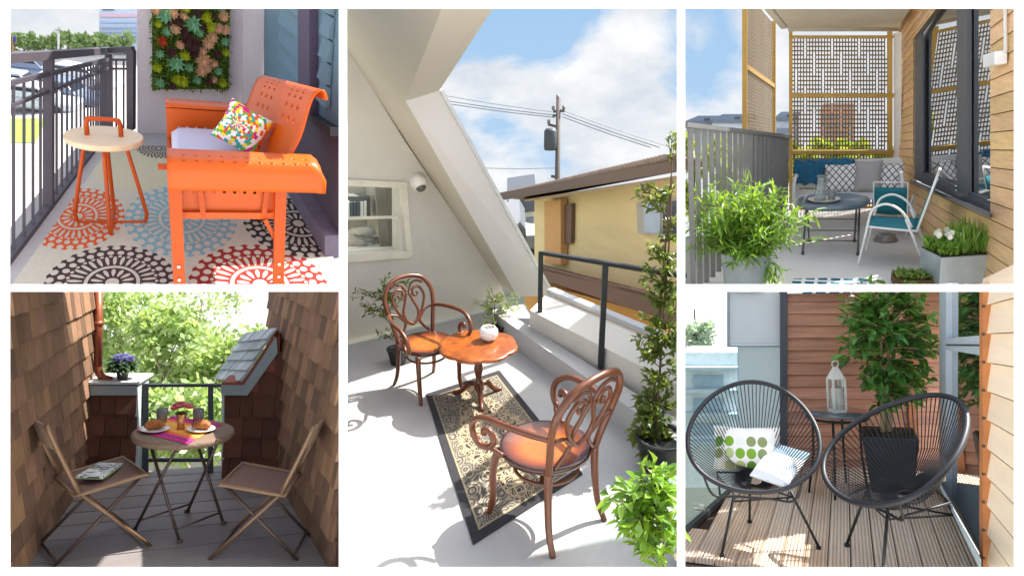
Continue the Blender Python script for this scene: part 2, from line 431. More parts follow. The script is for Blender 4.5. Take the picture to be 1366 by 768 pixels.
pn = MB(); pn.quad(*[GW(x, y) - inn * .07 for x, y in ((457, 341), (536, 337), (536, 247), (457, 244))]); obj('pane', pn, glassmat('pane', alpha=.03), wo, place=True)
# the room behind the glass
rb = MB(); bk = -inn * .9
q = [GW(x, y) - inn * .26 for x, y in ((457, 346), (545, 340), (545, 244), (457, 240))]
for i in (0, 1, 3): rb.quad(q[i], q[(i + 1) % 4], q[(i + 1) % 4] + bk, q[i] + bk)
rb.quad(*[p + bk for p in q]); obj('room_lining', rb, mat('room_wall', '#c6c2b8', rough=.9), gw, place=True)
def slab(x0, y0, x1, y1, o, t, mt, name, label, cat):
    b = MB(); b.prism([GW(x, y) - inn * o for x, y in ((x0, y1), (x1, y1), (x1, y0), (x0, y0))], -inn * t)
    return tag(obj(name, b, mt, P=P), label, cat)
gwo = lambda x, y, o: P.pl(x, y, ga - inn * o, GW.n)
cb = thing('shelf_unit', 'dark shelf unit with books seen through the gable window', 'shelf', P, gwo(470, 340, .8))
b = MB(); b.prism([gwo(x, y, .8) for x, y in ((457, 292), (494, 291), (494, 262), (457, 262))], -inn * .2); obj('case', b, mat('shelf_dark', '#6b6a68'), cb, place=True)
for i in range(7):
    b = MB(); x = 458 + i * 4.6; b.prism([gwo(xx, yy, .76) for xx, yy in ((x, 291), (x + 3.6, 291), (x + 3.6, 270 - random.random() * 4), (x, 270))], -inn * .04)
    obj('book', b, mat('book_%d' % i, random.choice(['#e8e8e4', '#3d4147', '#9a9c9c', '#c9c4b6', '#55606a']), var=.05), cb, place=True)
b = MB()
for i in range(14): b.ball(gwo(466 + random.random() * 36, 308 + random.random() * 30, (.5 + .2 * random.random())), .05 + .05 * random.random(), 9, 7, (1.5, .6, .7))
b.v = [q + rv() * .02 for q in b.v]
tag(obj('white_linen', b, mat('linen', '#a5a39c', rough=.9), P=P, sm=True), 'heap of white linen behind the lower gable window pane', 'linen')
b = MB(); b.prism([gwo(x, y, .4) for x, y in ((508, 340), (534, 338), (534, 246), (500, 245))], -inn * .02); tag(obj('curtain', b, mat('curtain_grey', '#8b867b', rough=.9, var=.25, scale=10, stretch=(6, 6, .4)), P=P), 'grey curtain hanging at the right side of the gable window', 'curtain')
# sloped ceiling with the opening to the sky
g1, g2 = GW(457, 55), GW(668, 378)
nB = (g2 - g1).cross(e).normalized()
if nB.dot(P.eye() - g1) > 0: nB = -nB                                             # outwards
RB = lambda x, y, o=0: P.pl(x, y, g1 + nB * o, nB)
TH = .27
ceil = MB(); cp = [RB(444, 30) - inn * .3, RB(668, 378) - inn * .3] + [RB(x, y) for x, y in ((690, 395), (541, 135), (592, 3), (440, 3))]
ceil.prism(cp, nB * TH * .6)
rs = thing('roof_slope', 'white sloping attic ceiling with a large opening to the sky', 'roof', P, g2)
obj('ceiling', ceil, m_ceil, rs, place=True)
j = MB()
jo = [RB(x, y, TH) for x, y in ((587, 122), (735, 393), (748, 393))]; ji = [RB(541, 135), RB(690, 395), RB(683, 412)]
ex = (RB(690, 395) - RB(541, 135)).normalized()
oj = [RB(586, 121, TH), RB(737, 395, TH)]
j.hexa([RB(541, 135), RB(690, 395), RB(690, 395) - e * .05, RB(541, 135) - e * .05], [oj[0], oj[1], oj[1] - e * .12, oj[0] - e * .12])
obj('jamb', j, mat('jamb_white', '#cccac7', rough=.8, var=.02), rs, place=True)
j = MB(); oh = RB(662, 5, TH); ih = RB(592, 5)
up_ = (RB(457, 5) - RB(592, 5)).normalized()
j.hexa([RB(541, 135), ih, ih + up_ * .05, RB(541, 135) + up_ * .05], [oj[0], oh, oh + up_ * .12, oj[0] + up_ * .12])
obj('header', j, mat('header_white', '#bab5aa', rough=.8, var=.02), rs, place=True)
j = MB(); j.bar(oj[0] + nB * .012, oj[1] + nB * .012, .05, .03, up=nB); obj('flashing', j, mat('flash', '#c9cbcd', rough=.4, metal=.3), rs, place=True)
# low kerb, trough and parapet
def line(xa, ya, xb, yb, z, t0=0, t1=1):
    a, b = P.on(xa, ya, z), P.on(xb, yb, z); return a + (b - a) * t0, a + (b - a) * t1
A0, A1 = line(680, 432, 863, 560, .22, -.15, 1.16)
B0, B1 = line(693, 427, 873, 540, .22, -.2, 1.12)
C0, C1 = line(722, 421, 880, 501, .4, -.12, 1.13)
D0, D1 = line(733, 394, 888, 459, .4, -.03, 1.1)
dn = lambda p, z: V((p.x, p.y, z))
k = MB(); k.hexa([dn(A0, -.02), dn(A1, -.02), dn(B1, -.02), dn(B0, -.02)], [A0, A1, B1, B0])
tag(obj('kerb', k, m_flr, P=P), 'low white kerb along the terrace floor under the black railing', 'kerb')
k = MB(); k.quad(dn(B0, .03), dn(B1, .03), dn(C1, .03), dn(C0, .03)); struct('gutter', k, m_wht, P)
k = MB(); k.hexa([dn(C0, -.1), dn(C1, -.1), dn(D1, -.1), dn(D0, -.1)], [C0, C1, D1, D0])
pw = thing('parapet', 'broad white parapet outside the black terrace railing', 'parapet', P, dn(C0, 0)); obj('wall_top', k, m_wht, pw, place=True)
dd = (D1 - D0).normalized(); dp = V((dd.y, -dd.x, 0)); dp = dp if dp.dot(D0 - C0) > 0 else -dp
k = MB(); k.bar(D0 + dp * .05 + V((0, 0, .03)), D1 + dp * .05 + V((0, 0, .03)), .09, .05); obj('cap_rail', k, mat('cap_zinc', '#b9bcbd', rough=.5, metal=.2), pw, place=True)
# black railing
m_blk = mat('black_steel', '#23282a', rough=.45, var=.1, metal=.2)
pa, pb = P.on(720, 439, .22), P.on(801, 491, .22)
ha, hb = P.up(pa, 337), P.up(pb, 351)
rl = thing('railing', 'thin black steel railing standing on the white kerb', 'railing', P, pa)
for p, h in ((pa, ha), (pb, hb)):
    q = MB(); q.box(p + V((0, 0, h / 2)), (.045, .045, h)); obj('post', q, m_blk, rl, place=True)
q = MB(); ta, tb = pa + V((0, 0, ha)), pb + V((0, 0, hb)); te = tb + (tb - ta) * .9; q.bar(ta, te, .05, .03); obj('top_rail', q, m_blk, rl, place=True)
# wall lamp
lp = GW(556, 243); wl = thing('wall_lamp', 'small round white wall lamp right of the gable window', 'lamp', P, lp)
b = MB(); b.tube([lp - inn * .01, lp + inn * .05], .085, 20); obj('base', b, mat('lamp_white', '#dedbd2', rough=.4), wl, sm=False, place=True, bev=.01)
b = MB(); b.ball(lp + inn * .06, .075, 16, 10, (1, 1, 1)); obj('shade', b, mat('lamp_shade', '#e6e2d6', rough=.4), wl, True, place=True)
b = MB(); b.ball(lp + inn * .085 + V((0, 0, -.03)), .055, 12, 8); obj('lens', b, mat('lamp_lens', '#5b5a52', rough=.2), wl, True, place=True)

# ---- bentwood armchairs
m_bent = mat('bentwood', '#5f3014', rough=.38, var=.3, scale=9, coat=.25, stretch=(1, 1, .3))
m_seat = mat('seat_ply', '#a8591f', rough=.28, var=.25, scale=7, coat=.6)
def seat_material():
    m, nt, b, L = new_mat('seat_ply_dark_rim')
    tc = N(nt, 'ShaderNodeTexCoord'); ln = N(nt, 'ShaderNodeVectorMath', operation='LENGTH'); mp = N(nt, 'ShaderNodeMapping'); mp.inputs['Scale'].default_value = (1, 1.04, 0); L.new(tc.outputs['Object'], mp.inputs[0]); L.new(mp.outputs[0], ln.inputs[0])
    r = N(nt, 'ShaderNodeValToRGB'); e = r.color_ramp.elements; e[0].position = .12; e[0].color = hexc('#a35a1e'); e[1].position = .235; e[1].color = hexc('#3a180c'); k = e.new(.18); k.color = hexc('#743814')  # brown darkens from the seat centre to the rim
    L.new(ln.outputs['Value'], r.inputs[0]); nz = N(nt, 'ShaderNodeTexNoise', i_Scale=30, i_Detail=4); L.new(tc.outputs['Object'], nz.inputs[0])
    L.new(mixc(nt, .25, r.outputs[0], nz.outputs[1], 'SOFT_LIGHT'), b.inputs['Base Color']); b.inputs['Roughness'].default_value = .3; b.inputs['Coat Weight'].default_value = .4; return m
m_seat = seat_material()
def bent_chair(label, loc, yaw, sc):
    t = thing('bentwood_armchair', label, 'chair', P, loc, yaw, 'bentwood armchairs by the small table', sc)
    s = MB(); prof = [(.0, .445), (.12, .445), (.2, .45), (.235, .462), (.25, .462), (.256, .45), (.25, .43), (.22, .425), (.0, .425)]
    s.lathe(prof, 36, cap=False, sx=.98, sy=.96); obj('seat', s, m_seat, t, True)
    for x in (-1, 1):
        l = MB(); l.tube(smooth([(x * .19, -.17, .43), (x * .205, -.195, .3), (x * .205, -.2, .12), (x * .215, -.225, 0)], 5), (.024, .016), 10); obj('leg', l, m_bent, t, True)
        l = MB(); l.tube(smooth([(x * .18, .19, .46), (x * .185, .195, .3), (x * .195, .215, .12), (x * .21, .26, 0)], 5), (.023, .016), 10); obj('leg', l, m_bent, t, True)
    h = MB(); pts = [(-.18, .19, .44), (-.2, .215, .56), (-.235, .255, .72), (-.235, .29, .84), (-.17, .32, .94), (-.08, .335, .975), (0, .337, .982)]
    pts = pts + [(-x, y, z) for x, y, z in pts[-2::-1]]; h.tube(smooth(pts, 6), .020, 10); obj('back_frame', h, m_bent, t, True)
    c = MB(); bp = lambda x, z: V((x, .195 + (z - .45) * .275, z))
    for x in (-1, 1):
        c.tube(smooth([bp(x * q, z) for q, z in ((.0, .56), (.055, .60), (.075, .67), (.045, .75), (.01, .84))], 6), .0125, 8)
        c.tube(smooth([bp(x * q, z) for q, z in ((.15, .47), (.09, .54), (.075, .6), (.13, .7), (.16, .79), (.12, .87), (.06, .865), (.05, .82), (.08, .80), (.1, .83))], 6), .0125, 8)
        c.tube(smooth([bp(x * q, z) for q, z in ((.21, .68), (.14, .66), (.08, .60), (.0, .555))], 6), .011, 8)
        c.tube(smooth([bp(x * q, z) for q, z in ((.01, .84), (.05, .91), (.11, .925), (.16, .90))], 6), .011, 8)
    obj('back_scroll', c, m_bent, t, True)
    for x in (-1, 1):
        a = MB(); a.tube(smooth([(x * .225, .245, .69), (x * .275, .15, .70), (x * .315, .0, .705), (x * .325, -.13, .695), (x * .32, -.215, .64), (x * .31, -.235, .565), (x * .3, -.2, .505), (x * .29, -.14, .505), (x * .285, -.1, .55), (x * .29, -.12, .6), (x * .295, -.155, .605), (x * .295, -.165, .575)], 6), .018, 10)
        a.tube(smooth([(x * .3, -.2, .505), (x * .26, -.16, .48), (x * .235, -.08, .455)], 4), .013, 8); obj('arm', a, m_bent, t, True)
    r = MB(); r.tube(smooth([(.175 * cos(2 * pi * k / 12), .01 + .17 * sin(2 * pi * k / 12), .33) for k in range(12)], 4, True), .010, 8, closed=True); obj('stretcher', r, m_bent, t, True)
    return t
bent_chair('bentwood armchair by the wall, facing the viewer behind the small table', P.on(572, 518), radians(38), .95)
bent_chair('nearer bentwood armchair seen from behind on the patterned rug', P.on(726, 687), radians(224), 1.12)

# ---- little pedestal table
m_tab = mat('burl_wood', '#a8591c', rough=.3, var=.4, scale=14, coat=.35, col2='#5d280c')
t = thing('pedestal_table', 'small scalloped wooden pedestal table between the two armchairs', 'table', P, P.on(639, 532), radians(10), None, .93)
b = MB(); sc8 = lambda a: 1 + .075 * abs(sin(a * 4)) ** .6 - .05
b.lathe([(.0, .50), (.27, .50), (.335, .505), (.345, .52), (.335, .535), (.31, .537), (.0, .537)], 96, cap=False, fr=sc8); obj('tabletop', b, m_tab, t, True)
b = MB(); b.lathe([(.05, .5), (.045, .46), (.025, .43), (.032, .36), (.042, .3), (.03, .24), (.024, .2), (.045, .16), (.045, .1), (.02, .08)], 18); obj('pedestal', b, m_bent, t, True)
for k in range(3):
    a = 2 * pi * k / 3 + .5; f = MB(); d = V((cos(a), sin(a), 0))
    f.tube(smooth([d * .03 + V((0, 0, .15)), d * .1 + V((0, 0, .13)), d * .16 + V((0, 0, .06)), d * .21 + V((0, 0, .03)), d * .25 + V((0, 0, .025))], 5), (.026, .02), 8); obj('foot', f, m_bent, t, True)
# white pot on it
pc = P.on(652, 453, .50); t = thing('white_pot', 'round white pot of pebbles on the pedestal table', 'pot', P, pc)
b = MB(); b.lathe([(.035, 0), (.06, .015), (.078, .05), (.075, .09), (.055, .115), (.048, .115), (.05, .1), (.0, .1)], 28, cap=False); obj('pot', b, mat('glazed_white', '#e9e9e6', rough=.25, coat=.4, var=.03), t, True)
b = MB()
for k in range(40): a = random.random() * 6.28; r = .045 * sqrt(random.random()); b.ball((r * cos(a), r * sin(a), .104), .008, 6, 4)
obj('pebbles', b, mat('pebble', '#8a8578', var=.3, scale=40), t, True)

# ---- rug
def rug_material():
    m, nt, b, L = new_mat('floral_rug'); uv = N(nt, 'ShaderNodeUVMap'); sp = N(nt, 'ShaderNodeSeparateXYZ'); L.new(uv.outputs[0], sp.inputs[0])
    u, v = sp.outputs[0], sp.outputs[1]
    ed = mathn(nt, 'MINIMUM', mathn(nt, 'MINIMUM', u, mathn(nt, 'SUBTRACT', 1.0, u)), mathn(nt, 'MULTIPLY', mathn(nt, 'MINIMUM', v, mathn(nt, 'SUBTRACT', 1.0, v)), 1.7))
    mp = N(nt, 'ShaderNodeMapping'); mp.inputs['Scale'].default_value = (1, 1.75, 1); L.new(uv.outputs[0], mp.inputs[0])
    v1 = N(nt, 'ShaderNodeTexVoronoi', i_Scale=10, feature='F1'); L.new(mp.outputs[0], v1.inputs['Vector'])
    v2 = N(nt, 'ShaderNodeTexVoronoi', i_Scale=16, feature='DISTANCE_TO_EDGE'); L.new(mp.outputs[0], v2.inputs['Vector'])
    rg = mathn(nt, 'SINE', mathn(nt, 'MULTIPLY', v1.outputs['Distance'], 30))
    lines = mathn(nt, 'GREATER_THAN', rg, .1)
    ln2 = mathn(nt, 'LESS_THAN', v2.outputs['Distance'], .09)
    nz = N(nt, 'ShaderNodeTexNoise', i_Scale=7, i_Detail=2); L.new(mp.outputs[0], nz.inputs[0])
    dia = mathn(nt, 'ADD', mathn(nt, 'MULTIPLY', mathn(nt, 'ABSOLUTE', mathn(nt, 'SUBTRACT', u, .5)), 1.5), mathn(nt, 'ABSOLUTE', mathn(nt, 'SUBTRACT', v, .5)))
    infield = mathn(nt, 'LESS_THAN', mathn(nt, 'ADD', dia, mathn(nt, 'MULTIPLY', nz.outputs[0], .12)), .62)
    inner = mathn(nt, 'LESS_THAN', dia, .2)
    beige = mixc(nt, mathn(nt, 'MULTIPLY', lines, .9), hexc('#938874'), hexc('#2b2824')); beige = mixc(nt, mathn(nt, 'MULTIPLY', ln2, .5), beige, hexc('#3d3830'))
    dark = mixc(nt, mathn(nt, 'MAXIMUM', mathn(nt, 'MULTIPLY', lines, .8), ln2), hexc('#17161a'), hexc('#a08f70'))
    f = mixc(nt, mathn(nt, 'SUBTRACT', infield, inner, clamp=True), beige, dark)
    band = mathn(nt, 'LESS_THAN', ed, .068); ring = mathn(nt, 'LESS_THAN', mathn(nt, 'ABSOLUTE', mathn(nt, 'SUBTRACT', ed, .076)), .008)
    f = mixc(nt, ring, f, hexc('#8f8468')); f = mixc(nt, band, f, hexc('#131219'))
    L.new(f, b.inputs['Base Color']); b.inputs['Roughness'].default_value = .95; b.inputs['Sheen Weight'].default_value = .2
    bp = N(nt, 'ShaderNodeBump', i_Strength=.4, i_Distance=.004); n3 = N(nt, 'ShaderNodeTexNoise', i_Scale=300); L.new(uv.outputs[0], n3.inputs[0]); L.new(n3.outputs[0], bp.inputs['Height']); L.new(bp.outputs[0], b.inputs['Normal'])
    return m
rc = [P.on(x, y) for x, y in ((631, 727), (777, 633), (666, 495), (568, 527))]
mb = MB(); mb.uv = []
nu, nv = 12, 18
for k, z in ((0, .012), (1, .002)):
    for jv in range(nv + 1):
        for iu in range(nu + 1):
            a, c = iu / nu, jv / nv; p = rc[0].lerp(rc[1], a).lerp(rc[3].lerp(rc[2], a), c); mb.v.append(V((p.x, p.y, z))); mb.uv.append((a, c))
W_ = nu + 1; n0 = W_ * (nv + 1)
for jv in range(nv):
    for iu in range(nu): i = jv * W_ + iu; mb.f.append((i, i + 1, i + 1 + W_, i + W_))
bd = [i for i in range(W_)] + [W_ * k + nu for k in range(1, nv + 1)] + [W_ * nv + i for i in range(nu - 1, -1, -1)] + [W_ * k for k in range(nv - 1, 0, -1)]
for a, b in zip(bd, bd[1:] + bd[:1]): mb.f.append((a + n0, b + n0, b, a))
tag(obj('rug', mb, rug_material(), P=P, base=P.on(670, 600)), 'black bordered floral rug under the nearer bentwood armchair', 'rug')

# ---- plants
lf_dark = leafmat('leaf_olive', '#2c4718', '#64772f'); lf_brt = leafmat('leaf_fresh', '#2f5a14', '#7cab34', trans=.3); lf_mix = leafmat('leaf_mixed', '#2f4a1c', '#6f7a34')
m_stem = mat('stem', '#5a4733', rough=.8, var=.3, scale=20); m_bpot = mat('black_pot', '#1d1f20', rough=.5, var=.15)
def potplant(name, label, loc, pot, stems, lm, L, W, r0=.009, group=None, cat='plant', spread=.7, up=.3):
    t = thing(name, label, cat, P, loc, group=group)
    if pot:
        r, h = pot; b = MB(); b.lathe([(r * .72, 0), (r * .98, h * .92), (r * 1.04, h * .93), (r * 1.04, h), (r * .93, h), (r * .9, h * .88), (0, h * .86)], 28, cap=False); obj('pot', b, m_bpot, t, True)
    br, lv = MB(), MB()
    for path, ends, nl in stems:
        pts = smooth(path, 6); br.tube(pts, (r0, r0 * .45), 7)
        for en in ends:
            k = min(range(len(pts)), key=lambda i: (pts[i] - en).length + .7 * max(0, pts[i].z - en.z + .05))
            sprig(br, lv, pts[k], en, r0 * .4, nl, L, W, spread, .12, up)
    obj('stem', br, m_stem, t, True, place=True); obj('foliage', lv, lm, t, place=True); return t
def blobs(lst, D, wide=1.0):                    # leaf tips around pixel blobs at camera depth D
    out = []
    for x, y, r, n in lst:
        for _ in range(n):
            a = random.random() * 6.28; q = wide * r * sqrt(random.random()); out.append(P.dep(x + q * cos(a), y + q * sin(a), D + rnd(.12)))
    return out
pl = P.on(531, 484)
Dp = (P.Ri.transposed() @ (pl - P.eye())).y
potplant('leafy_plant', 'spindly green plant in a black pot by the gable wall', pl, (.095, .15), [([pl + V((0, 0, .12)), P.dep(527, 440, Dp), P.dep(520, 415, Dp), P.dep(512, 392, Dp)], blobs([(500, 396, 22, 9), (515, 385, 20, 8), (478, 393, 14, 5), (530, 400, 16, 6), (495, 415, 14, 5), (540, 385, 14, 5), (505, 448, 8, 3), (520, 430, 14, 4)], Dp), 9)], lf_dark, .05, .022, .007)
pl2 = P.on(661, 452); D2 = (P.Ri.transposed() @ (pl2 - P.eye())).y
potplant('feathery_plant', 'feathery yellow-green plant behind the white pebble pot', pl2, (.09, .14), [([pl2 + V((0, 0, .1)), P.dep(660, 425, D2), P.dep(660, 400, D2)], blobs([(662, 412, 20, 10), (645, 412, 18, 7), (678, 405, 18, 9), (640, 398, 12, 4), (660, 395, 16, 7), (690, 408, 10, 5), (652, 425, 12, 6)], D2), 9)], leafmat('leaf_yellow', '#6f8f3a', '#a3b45a'), .05, .014, .006)
pl3 = P.on(879, 622); D3 = 3.9
tp = lambda x, y: P.dep(x, y, D3)
D3 = (P.Ri.transposed() @ (pl3 - P.eye())).y
potplant('tall_shrub', 'tall thin leafed shrub in a black pot at the end of the kerb', pl3, (.17, .25), [([pl3 + V((0, 0, .2)), tp(876, 560), tp(880, 500), tp(884, 440), tp(889, 370), tp(894, 300), tp(896, 230)],
    blobs([(874, 585, 24, 12), (866, 570, 18, 7), (880, 550, 22, 10), (866, 520, 22, 9), (888, 505, 18, 8), (860, 545, 16, 6), (880, 470, 18, 10), (862, 458, 14, 5), (890, 440, 16, 9), (875, 412, 18, 9), (893, 390, 13, 8)], D3, 1.4), 15),
    ([tp(880, 420), tp(884, 370), tp(890, 300), tp(896, 230)], blobs([(880, 375, 20, 10), (876, 355, 14, 5), (893, 350, 12, 7), (884, 325, 14, 6), (860, 262, 14, 4), (850, 255, 9, 3), (872, 275, 12, 4), (895, 260, 8, 4), (897, 180, 6, 3), (898, 300, 8, 4)], D3, 1.4), 11)], lf_mix, .062, .033, .011)
pl4 = P.on(893, 745); D4 = 2.75
tp4 = lambda x, y: P.dep(x, y, D4)
potplant('broadleaf_plant', 'bright green broad leaved plant in the near corner', P.dep(893, 790, D4), None, [([tp4(895, 792), tp4(880, 740), tp4(868, 690), tp4(872, 650)],
    blobs([(868, 640, 26, 13), (885, 660, 18, 11), (848, 672, 26, 10), (825, 665, 22, 6), (870, 690, 26, 13), (888, 700, 14, 8), (850, 705, 20, 7), (838, 690, 18, 5), (880, 725, 20, 7), (860, 725, 16, 4), (880, 622, 16, 6)], D4), 5)], lf_brt, .075, .036, .007, up=.1)

# ---- outside: the yellow house
hA, hB = P.dep(713, 300, 11.5), P.dep(905, 300, 8.0)
HW = Wall(P, hA, hB); hn = HW.n if HW.n.dot(P.eye() - hA) > 0 else -HW.n
S_ = 1 if hn.dot(HW.n) > 0 else -1
hw = lambda x, y, o=0: HW(x, y, o * S_)
m_yel = mat('yellow_siding', '#e0cb98', rough=.8, var=.07, scale=1.2, stretch=(1, 1, 6), wave=1.6)
h = thing('yellow_house', 'yellow rendered house with a long brown tiled eave beyond the parapet', 'house', P, dn(hA, -4))
b = MB(); bp_ = [hw(713, 266), hw(906, 236), hw(906, 470), hw(713, 470)]; bk_ = [P.eye() + (q - P.eye()) * 1.25 for q in bp_]; b.hexa([bp_[3], bp_[2], bk_[2], bk_[3]], [bp_[0], bp_[1], bk_[1], bk_[0]]); obj('wall', b, m_yel, h, place=True)
m_tile = mat('brown_tile', '#6b5749', rough=.7, var=.2, scale=5)
rf = MB(); f0, f1 = hw(668, 258, .55), hw(906, 203, .55); f2, f3 = hw(906, 227, .55), hw(668, 264, .55)
kb = lambda q, z=0: P.eye() + (q - P.eye()) * 1.3 + V((0, 0, z)); rf.hexa([f3, f2, kb(f2), kb(hw(710, 261, .55))], [f0, f1, kb(f1, -.06), kb(hw(710, 252, .55), -.06)])
ro = obj('roof', rf, m_tile, h, place=True)
b = MB(); nrg = 62
for i in range(nrg):
    p = f0.lerp(f1, (i + .5) / nrg * .96); b.tube([p + hn * .03 + V((0, 0, -.03)), p - hn * .5 + V((0, 0, -.12))], .045, 8)
obj('tile_ridge', b, mat('tile_light', '#8b7768', rough=.7, var=.2), ro, True, place=True)
b = MB(); b.bar(hw(670, 262, .6), hw(906, 221, .6), .1, .12); obj('gutter', b, mat('gutter_brown', '#5d4a40', rough=.5), ro, place=True)
b = MB(); b.hexa([hw(700, 269, .5), hw(906, 239, .5), hw(906, 239, 0), hw(700, 269, 0)], [hw(700, 266, .5), hw(906, 234, .5), hw(906, 234, 0), hw(700, 266, 0)]); obj('soffit', b, mat('soffit', '#a58d72'), ro, place=True)
b = MB(); b.prism([hw(735, 268, .02), hw(757, 265, .02), hw(757, 352, .02), hw(735, 349, .02)], hn * .12); obj('shutter_box', b, mat('orange_siding', '#cc9c66', rough=.8, var=.08, scale=2, stretch=(1, 1, 20)), h, place=True)
b = MB(); b.prism([hw(757.5, 272, .015), hw(767, 271, .015), hw(766, 324, .015), hw(756.5, 325, .015)], hn * .06); obj('window', b, mat('brown_shutter', '#6b5446', rough=.5), h, place=True)
wn = MB(); wn.prism([hw(853, 270, .015), hw(906, 264, .015), hw(906, 316, .015), hw(855, 311, .015)], hn * .05); wo = obj('window', wn, mat('alu', '#a9a59c', rough=.4), h, place=True)
b = MB(); b.quad(*[hw(x, y, .075) for x, y in ((858, 272), (881, 270), (881, 311), (859, 309))]); obj('pane', b, mat('pane_pale', '#aebccd', rough=.1), wo, place=True)
b = MB(); b.quad(*[hw(x, y, .078) for x, y in ((884, 270), (906, 267), (906, 314), (884, 311))]); obj('pane', b, mat('pane_dark', '#3a3c44', rough=.1), wo, place=True)
m_aw = mat('brown_metal', '#694b42', rough=.55, var=.12, scale=2)
b = MB(); b.prism([hw(713, 350, .02), hw(897, 396, .02), hw(897, 400, .9), hw(722, 357, .9)], V((0, 0, -.03)))
b.prism([hw(712, 352, .9), hw(897, 399, .9), hw(897, 430, .9), hw(722, 372, .9)], -hn * .05); obj('porch_roof', b, m_aw, h, place=True)
b = MB(); b.prism([hw(700, 372, .55), hw(872, 420, .55), hw(872, 490, .55), hw(700, 470, .55)], -hn * .3); obj('porch_wall', b, mat('ochre', '#c08a45', rough=.8, var=.12, scale=2), h, place=True)
b = MB(); b.prism([hw(742, 386, .57), hw(759, 391, .57), hw(759, 399, .57), hw(742, 394, .57)], hn * .03); obj('vent', b, mat('vent_dark', '#3a2f28'), h, place=True)
# utility pole
UD = 22; ub = P.dep(743, 300, UD); pu = lambda x, y: P.dep(x, y, UD)
m_pole = mat('pole_grey', '#57504c', rough=.8)
t = thing('utility_pole', 'grey utility pole with a transformer behind the yellow house', 'utility pole', P, dn(ub, -4))
b = MB(); b.tube([dn(ub, -4), pu(743, 290), pu(745, 132)], (.12, .07), 10); obj('post', b, m_pole, t, True, place=True)
for c4 in ((738, 149, 753, 148), (737, 155, 746, 153), (731, 166, 746, 170), (733, 187, 745, 186), (735, 235, 746, 237)):
    b = MB(); b.bar(pu(*c4[:2]), pu(*c4[2:]), .08); obj('crossarm', b, m_pole, t, place=True)
b = MB(); b.lathe([(.0, 0), (.19, .02), (.21, .1), (.21, .62), (.15, .7), (.05, .72), (0, .72)], 14, c=pu(734, 201) , cap=False); obj('transformer', b, mat('transformer', '#3c4046', rough=.6), t, True, place=True)
m_ins = mat('insulator', '#77716c')
for x, y in ((738, 147), (744, 132), (752, 146), (732, 165)): b = MB(); b.tube([pu(x, y), pu(x, y - 5)], .05, 6); obj('insulator', b, m_ins, t, True, place=True)
m_wire = mat('wire', '#7d848b', rough=.6)
for i, (a, c) in enumerate((((590, 127), (741, 150)), ((592, 134), (741, 154)), ((594, 138), (741, 157)), ((752, 148), (893, 196)), ((750, 152), (880, 197)), ((750, 156), (868, 197)), ((640, 224), (742, 224)))):
    a_, c_ = P.dep(a[0], a[1], UD + 2), P.dep(c[0], c[1], UD + 2); md = (a_ + c_) / 2 + V((0, 0, -.03)); b = MB(); b.tube(smooth([a_, md, c_], 6), .017, 5)
    tag(obj('power_line', b, m_wire, P=P, base=a_), 'thin power line, ' + ('uppermost of the three running left from the utility pole', 'middle one of the three running left from the utility pole', 'lowest of the three running left from the utility pole', 'uppermost of the three running right from the utility pole', 'middle one of the three running right from the utility pole', 'lowest of the three running right from the utility pole', 'low on its own left of the transformer')[i], 'power line', 'power lines at the utility pole')
# small houses past the corner
for nm, lb, pts, rpts, D in (('grey_house', 'small pale grey house in the gap left of the yellow house', ((684, 283), (716, 280), (716, 318), (684, 322)), ((676, 268), (716, 262), (716, 282), (692, 284)), 16),
                             ('dark_house', 'dark roofed low house below the pale grey house', ((690, 318), (716, 322), (716, 346), (690, 346)), ((678, 292), (694, 304), (702, 318), (688, 318)), 14)):
    t = thing(nm, lb, 'house', P, P.dep(700, 340, D))
    b = MB(); b.prism([P.dep(x, y, D) for x, y in pts], V((0, 1.5, 0))); obj('wall', b, mat(nm, '#c9c8be' if D == 16 else '#8f928e', rough=.8), t, place=True)
    b = MB(); b.prism([P.dep(x, y, D - .2) for x, y in rpts], V((0, 1.9, .2))); obj('roof', b, mat(nm + '_r', '#4a4f57', rough=.6), t, place=True)
    b = MB(); b.prism([P.dep(x, y, D - .03) for x, y in (((702, 290), (712, 289), (712, 298), (702, 299)) if D == 16 else ((700, 330), (714, 333), (714, 342), (700, 339)))], V((0, .02, 0))); obj('window', b, mat(nm + '_w', '#6d7680' if D == 16 else '#1c1d20'), t, place=True)
# ================================================================ balcony with the orange bench (top left opening)
P = P1
def perf(mb, fn, nu, nv, hole, q=.3):
    """sheet fn(u, v) of nu x nv cells; a cell in `hole` gets a round hole"""
    for i in range(nu):
        for j in range(nv):
            c = lambda a, b: fn((i + a) / nu, (j + b) / nv)
            if not hole(i, j): mb.quad(c(0, 0), c(1, 0), c(1, 1), c(0, 1)); continue
            o = [(0, 0), (.5, 0), (1, 0), (1, .5), (1, 1), (.5, 1), (0, 1), (0, .5)]
            n = [(.5 + q * cos(a), .5 + q * sin(a)) for a in [radians(k) for k in (225, 270, 315, 0, 45, 90, 135, 180)]]
            n0 = len(mb.v); mb.v += [c(*p) for p in o] + [c(*p) for p in n]
            for k in range(8): l = (k + 1) % 8; mb.f.append((n0 + k, n0 + l, n0 + 8 + l, n0 + 8 + k))
def floorline(x0, y0, x1, y1): return Wall(P, P.on(x0, y0), P.on(x1, y1))
m_conc = mat('balcony_concrete', '#aca6a4', rough=.85, var=.06, scale=8, bump=.15)
m_stuc = mat('mauve_stucco', '#c9bec4', rough=.9, var=.07, scale=5, bump=.5, bscale=50)
fl = MB(); fl.quad(*[P.on(x, y) for x, y in ((-10, 383), (454, 383), (456, 345), (352, 176), (183, 176), (127, 176))]); struct('floor', fl, m_conc, P)
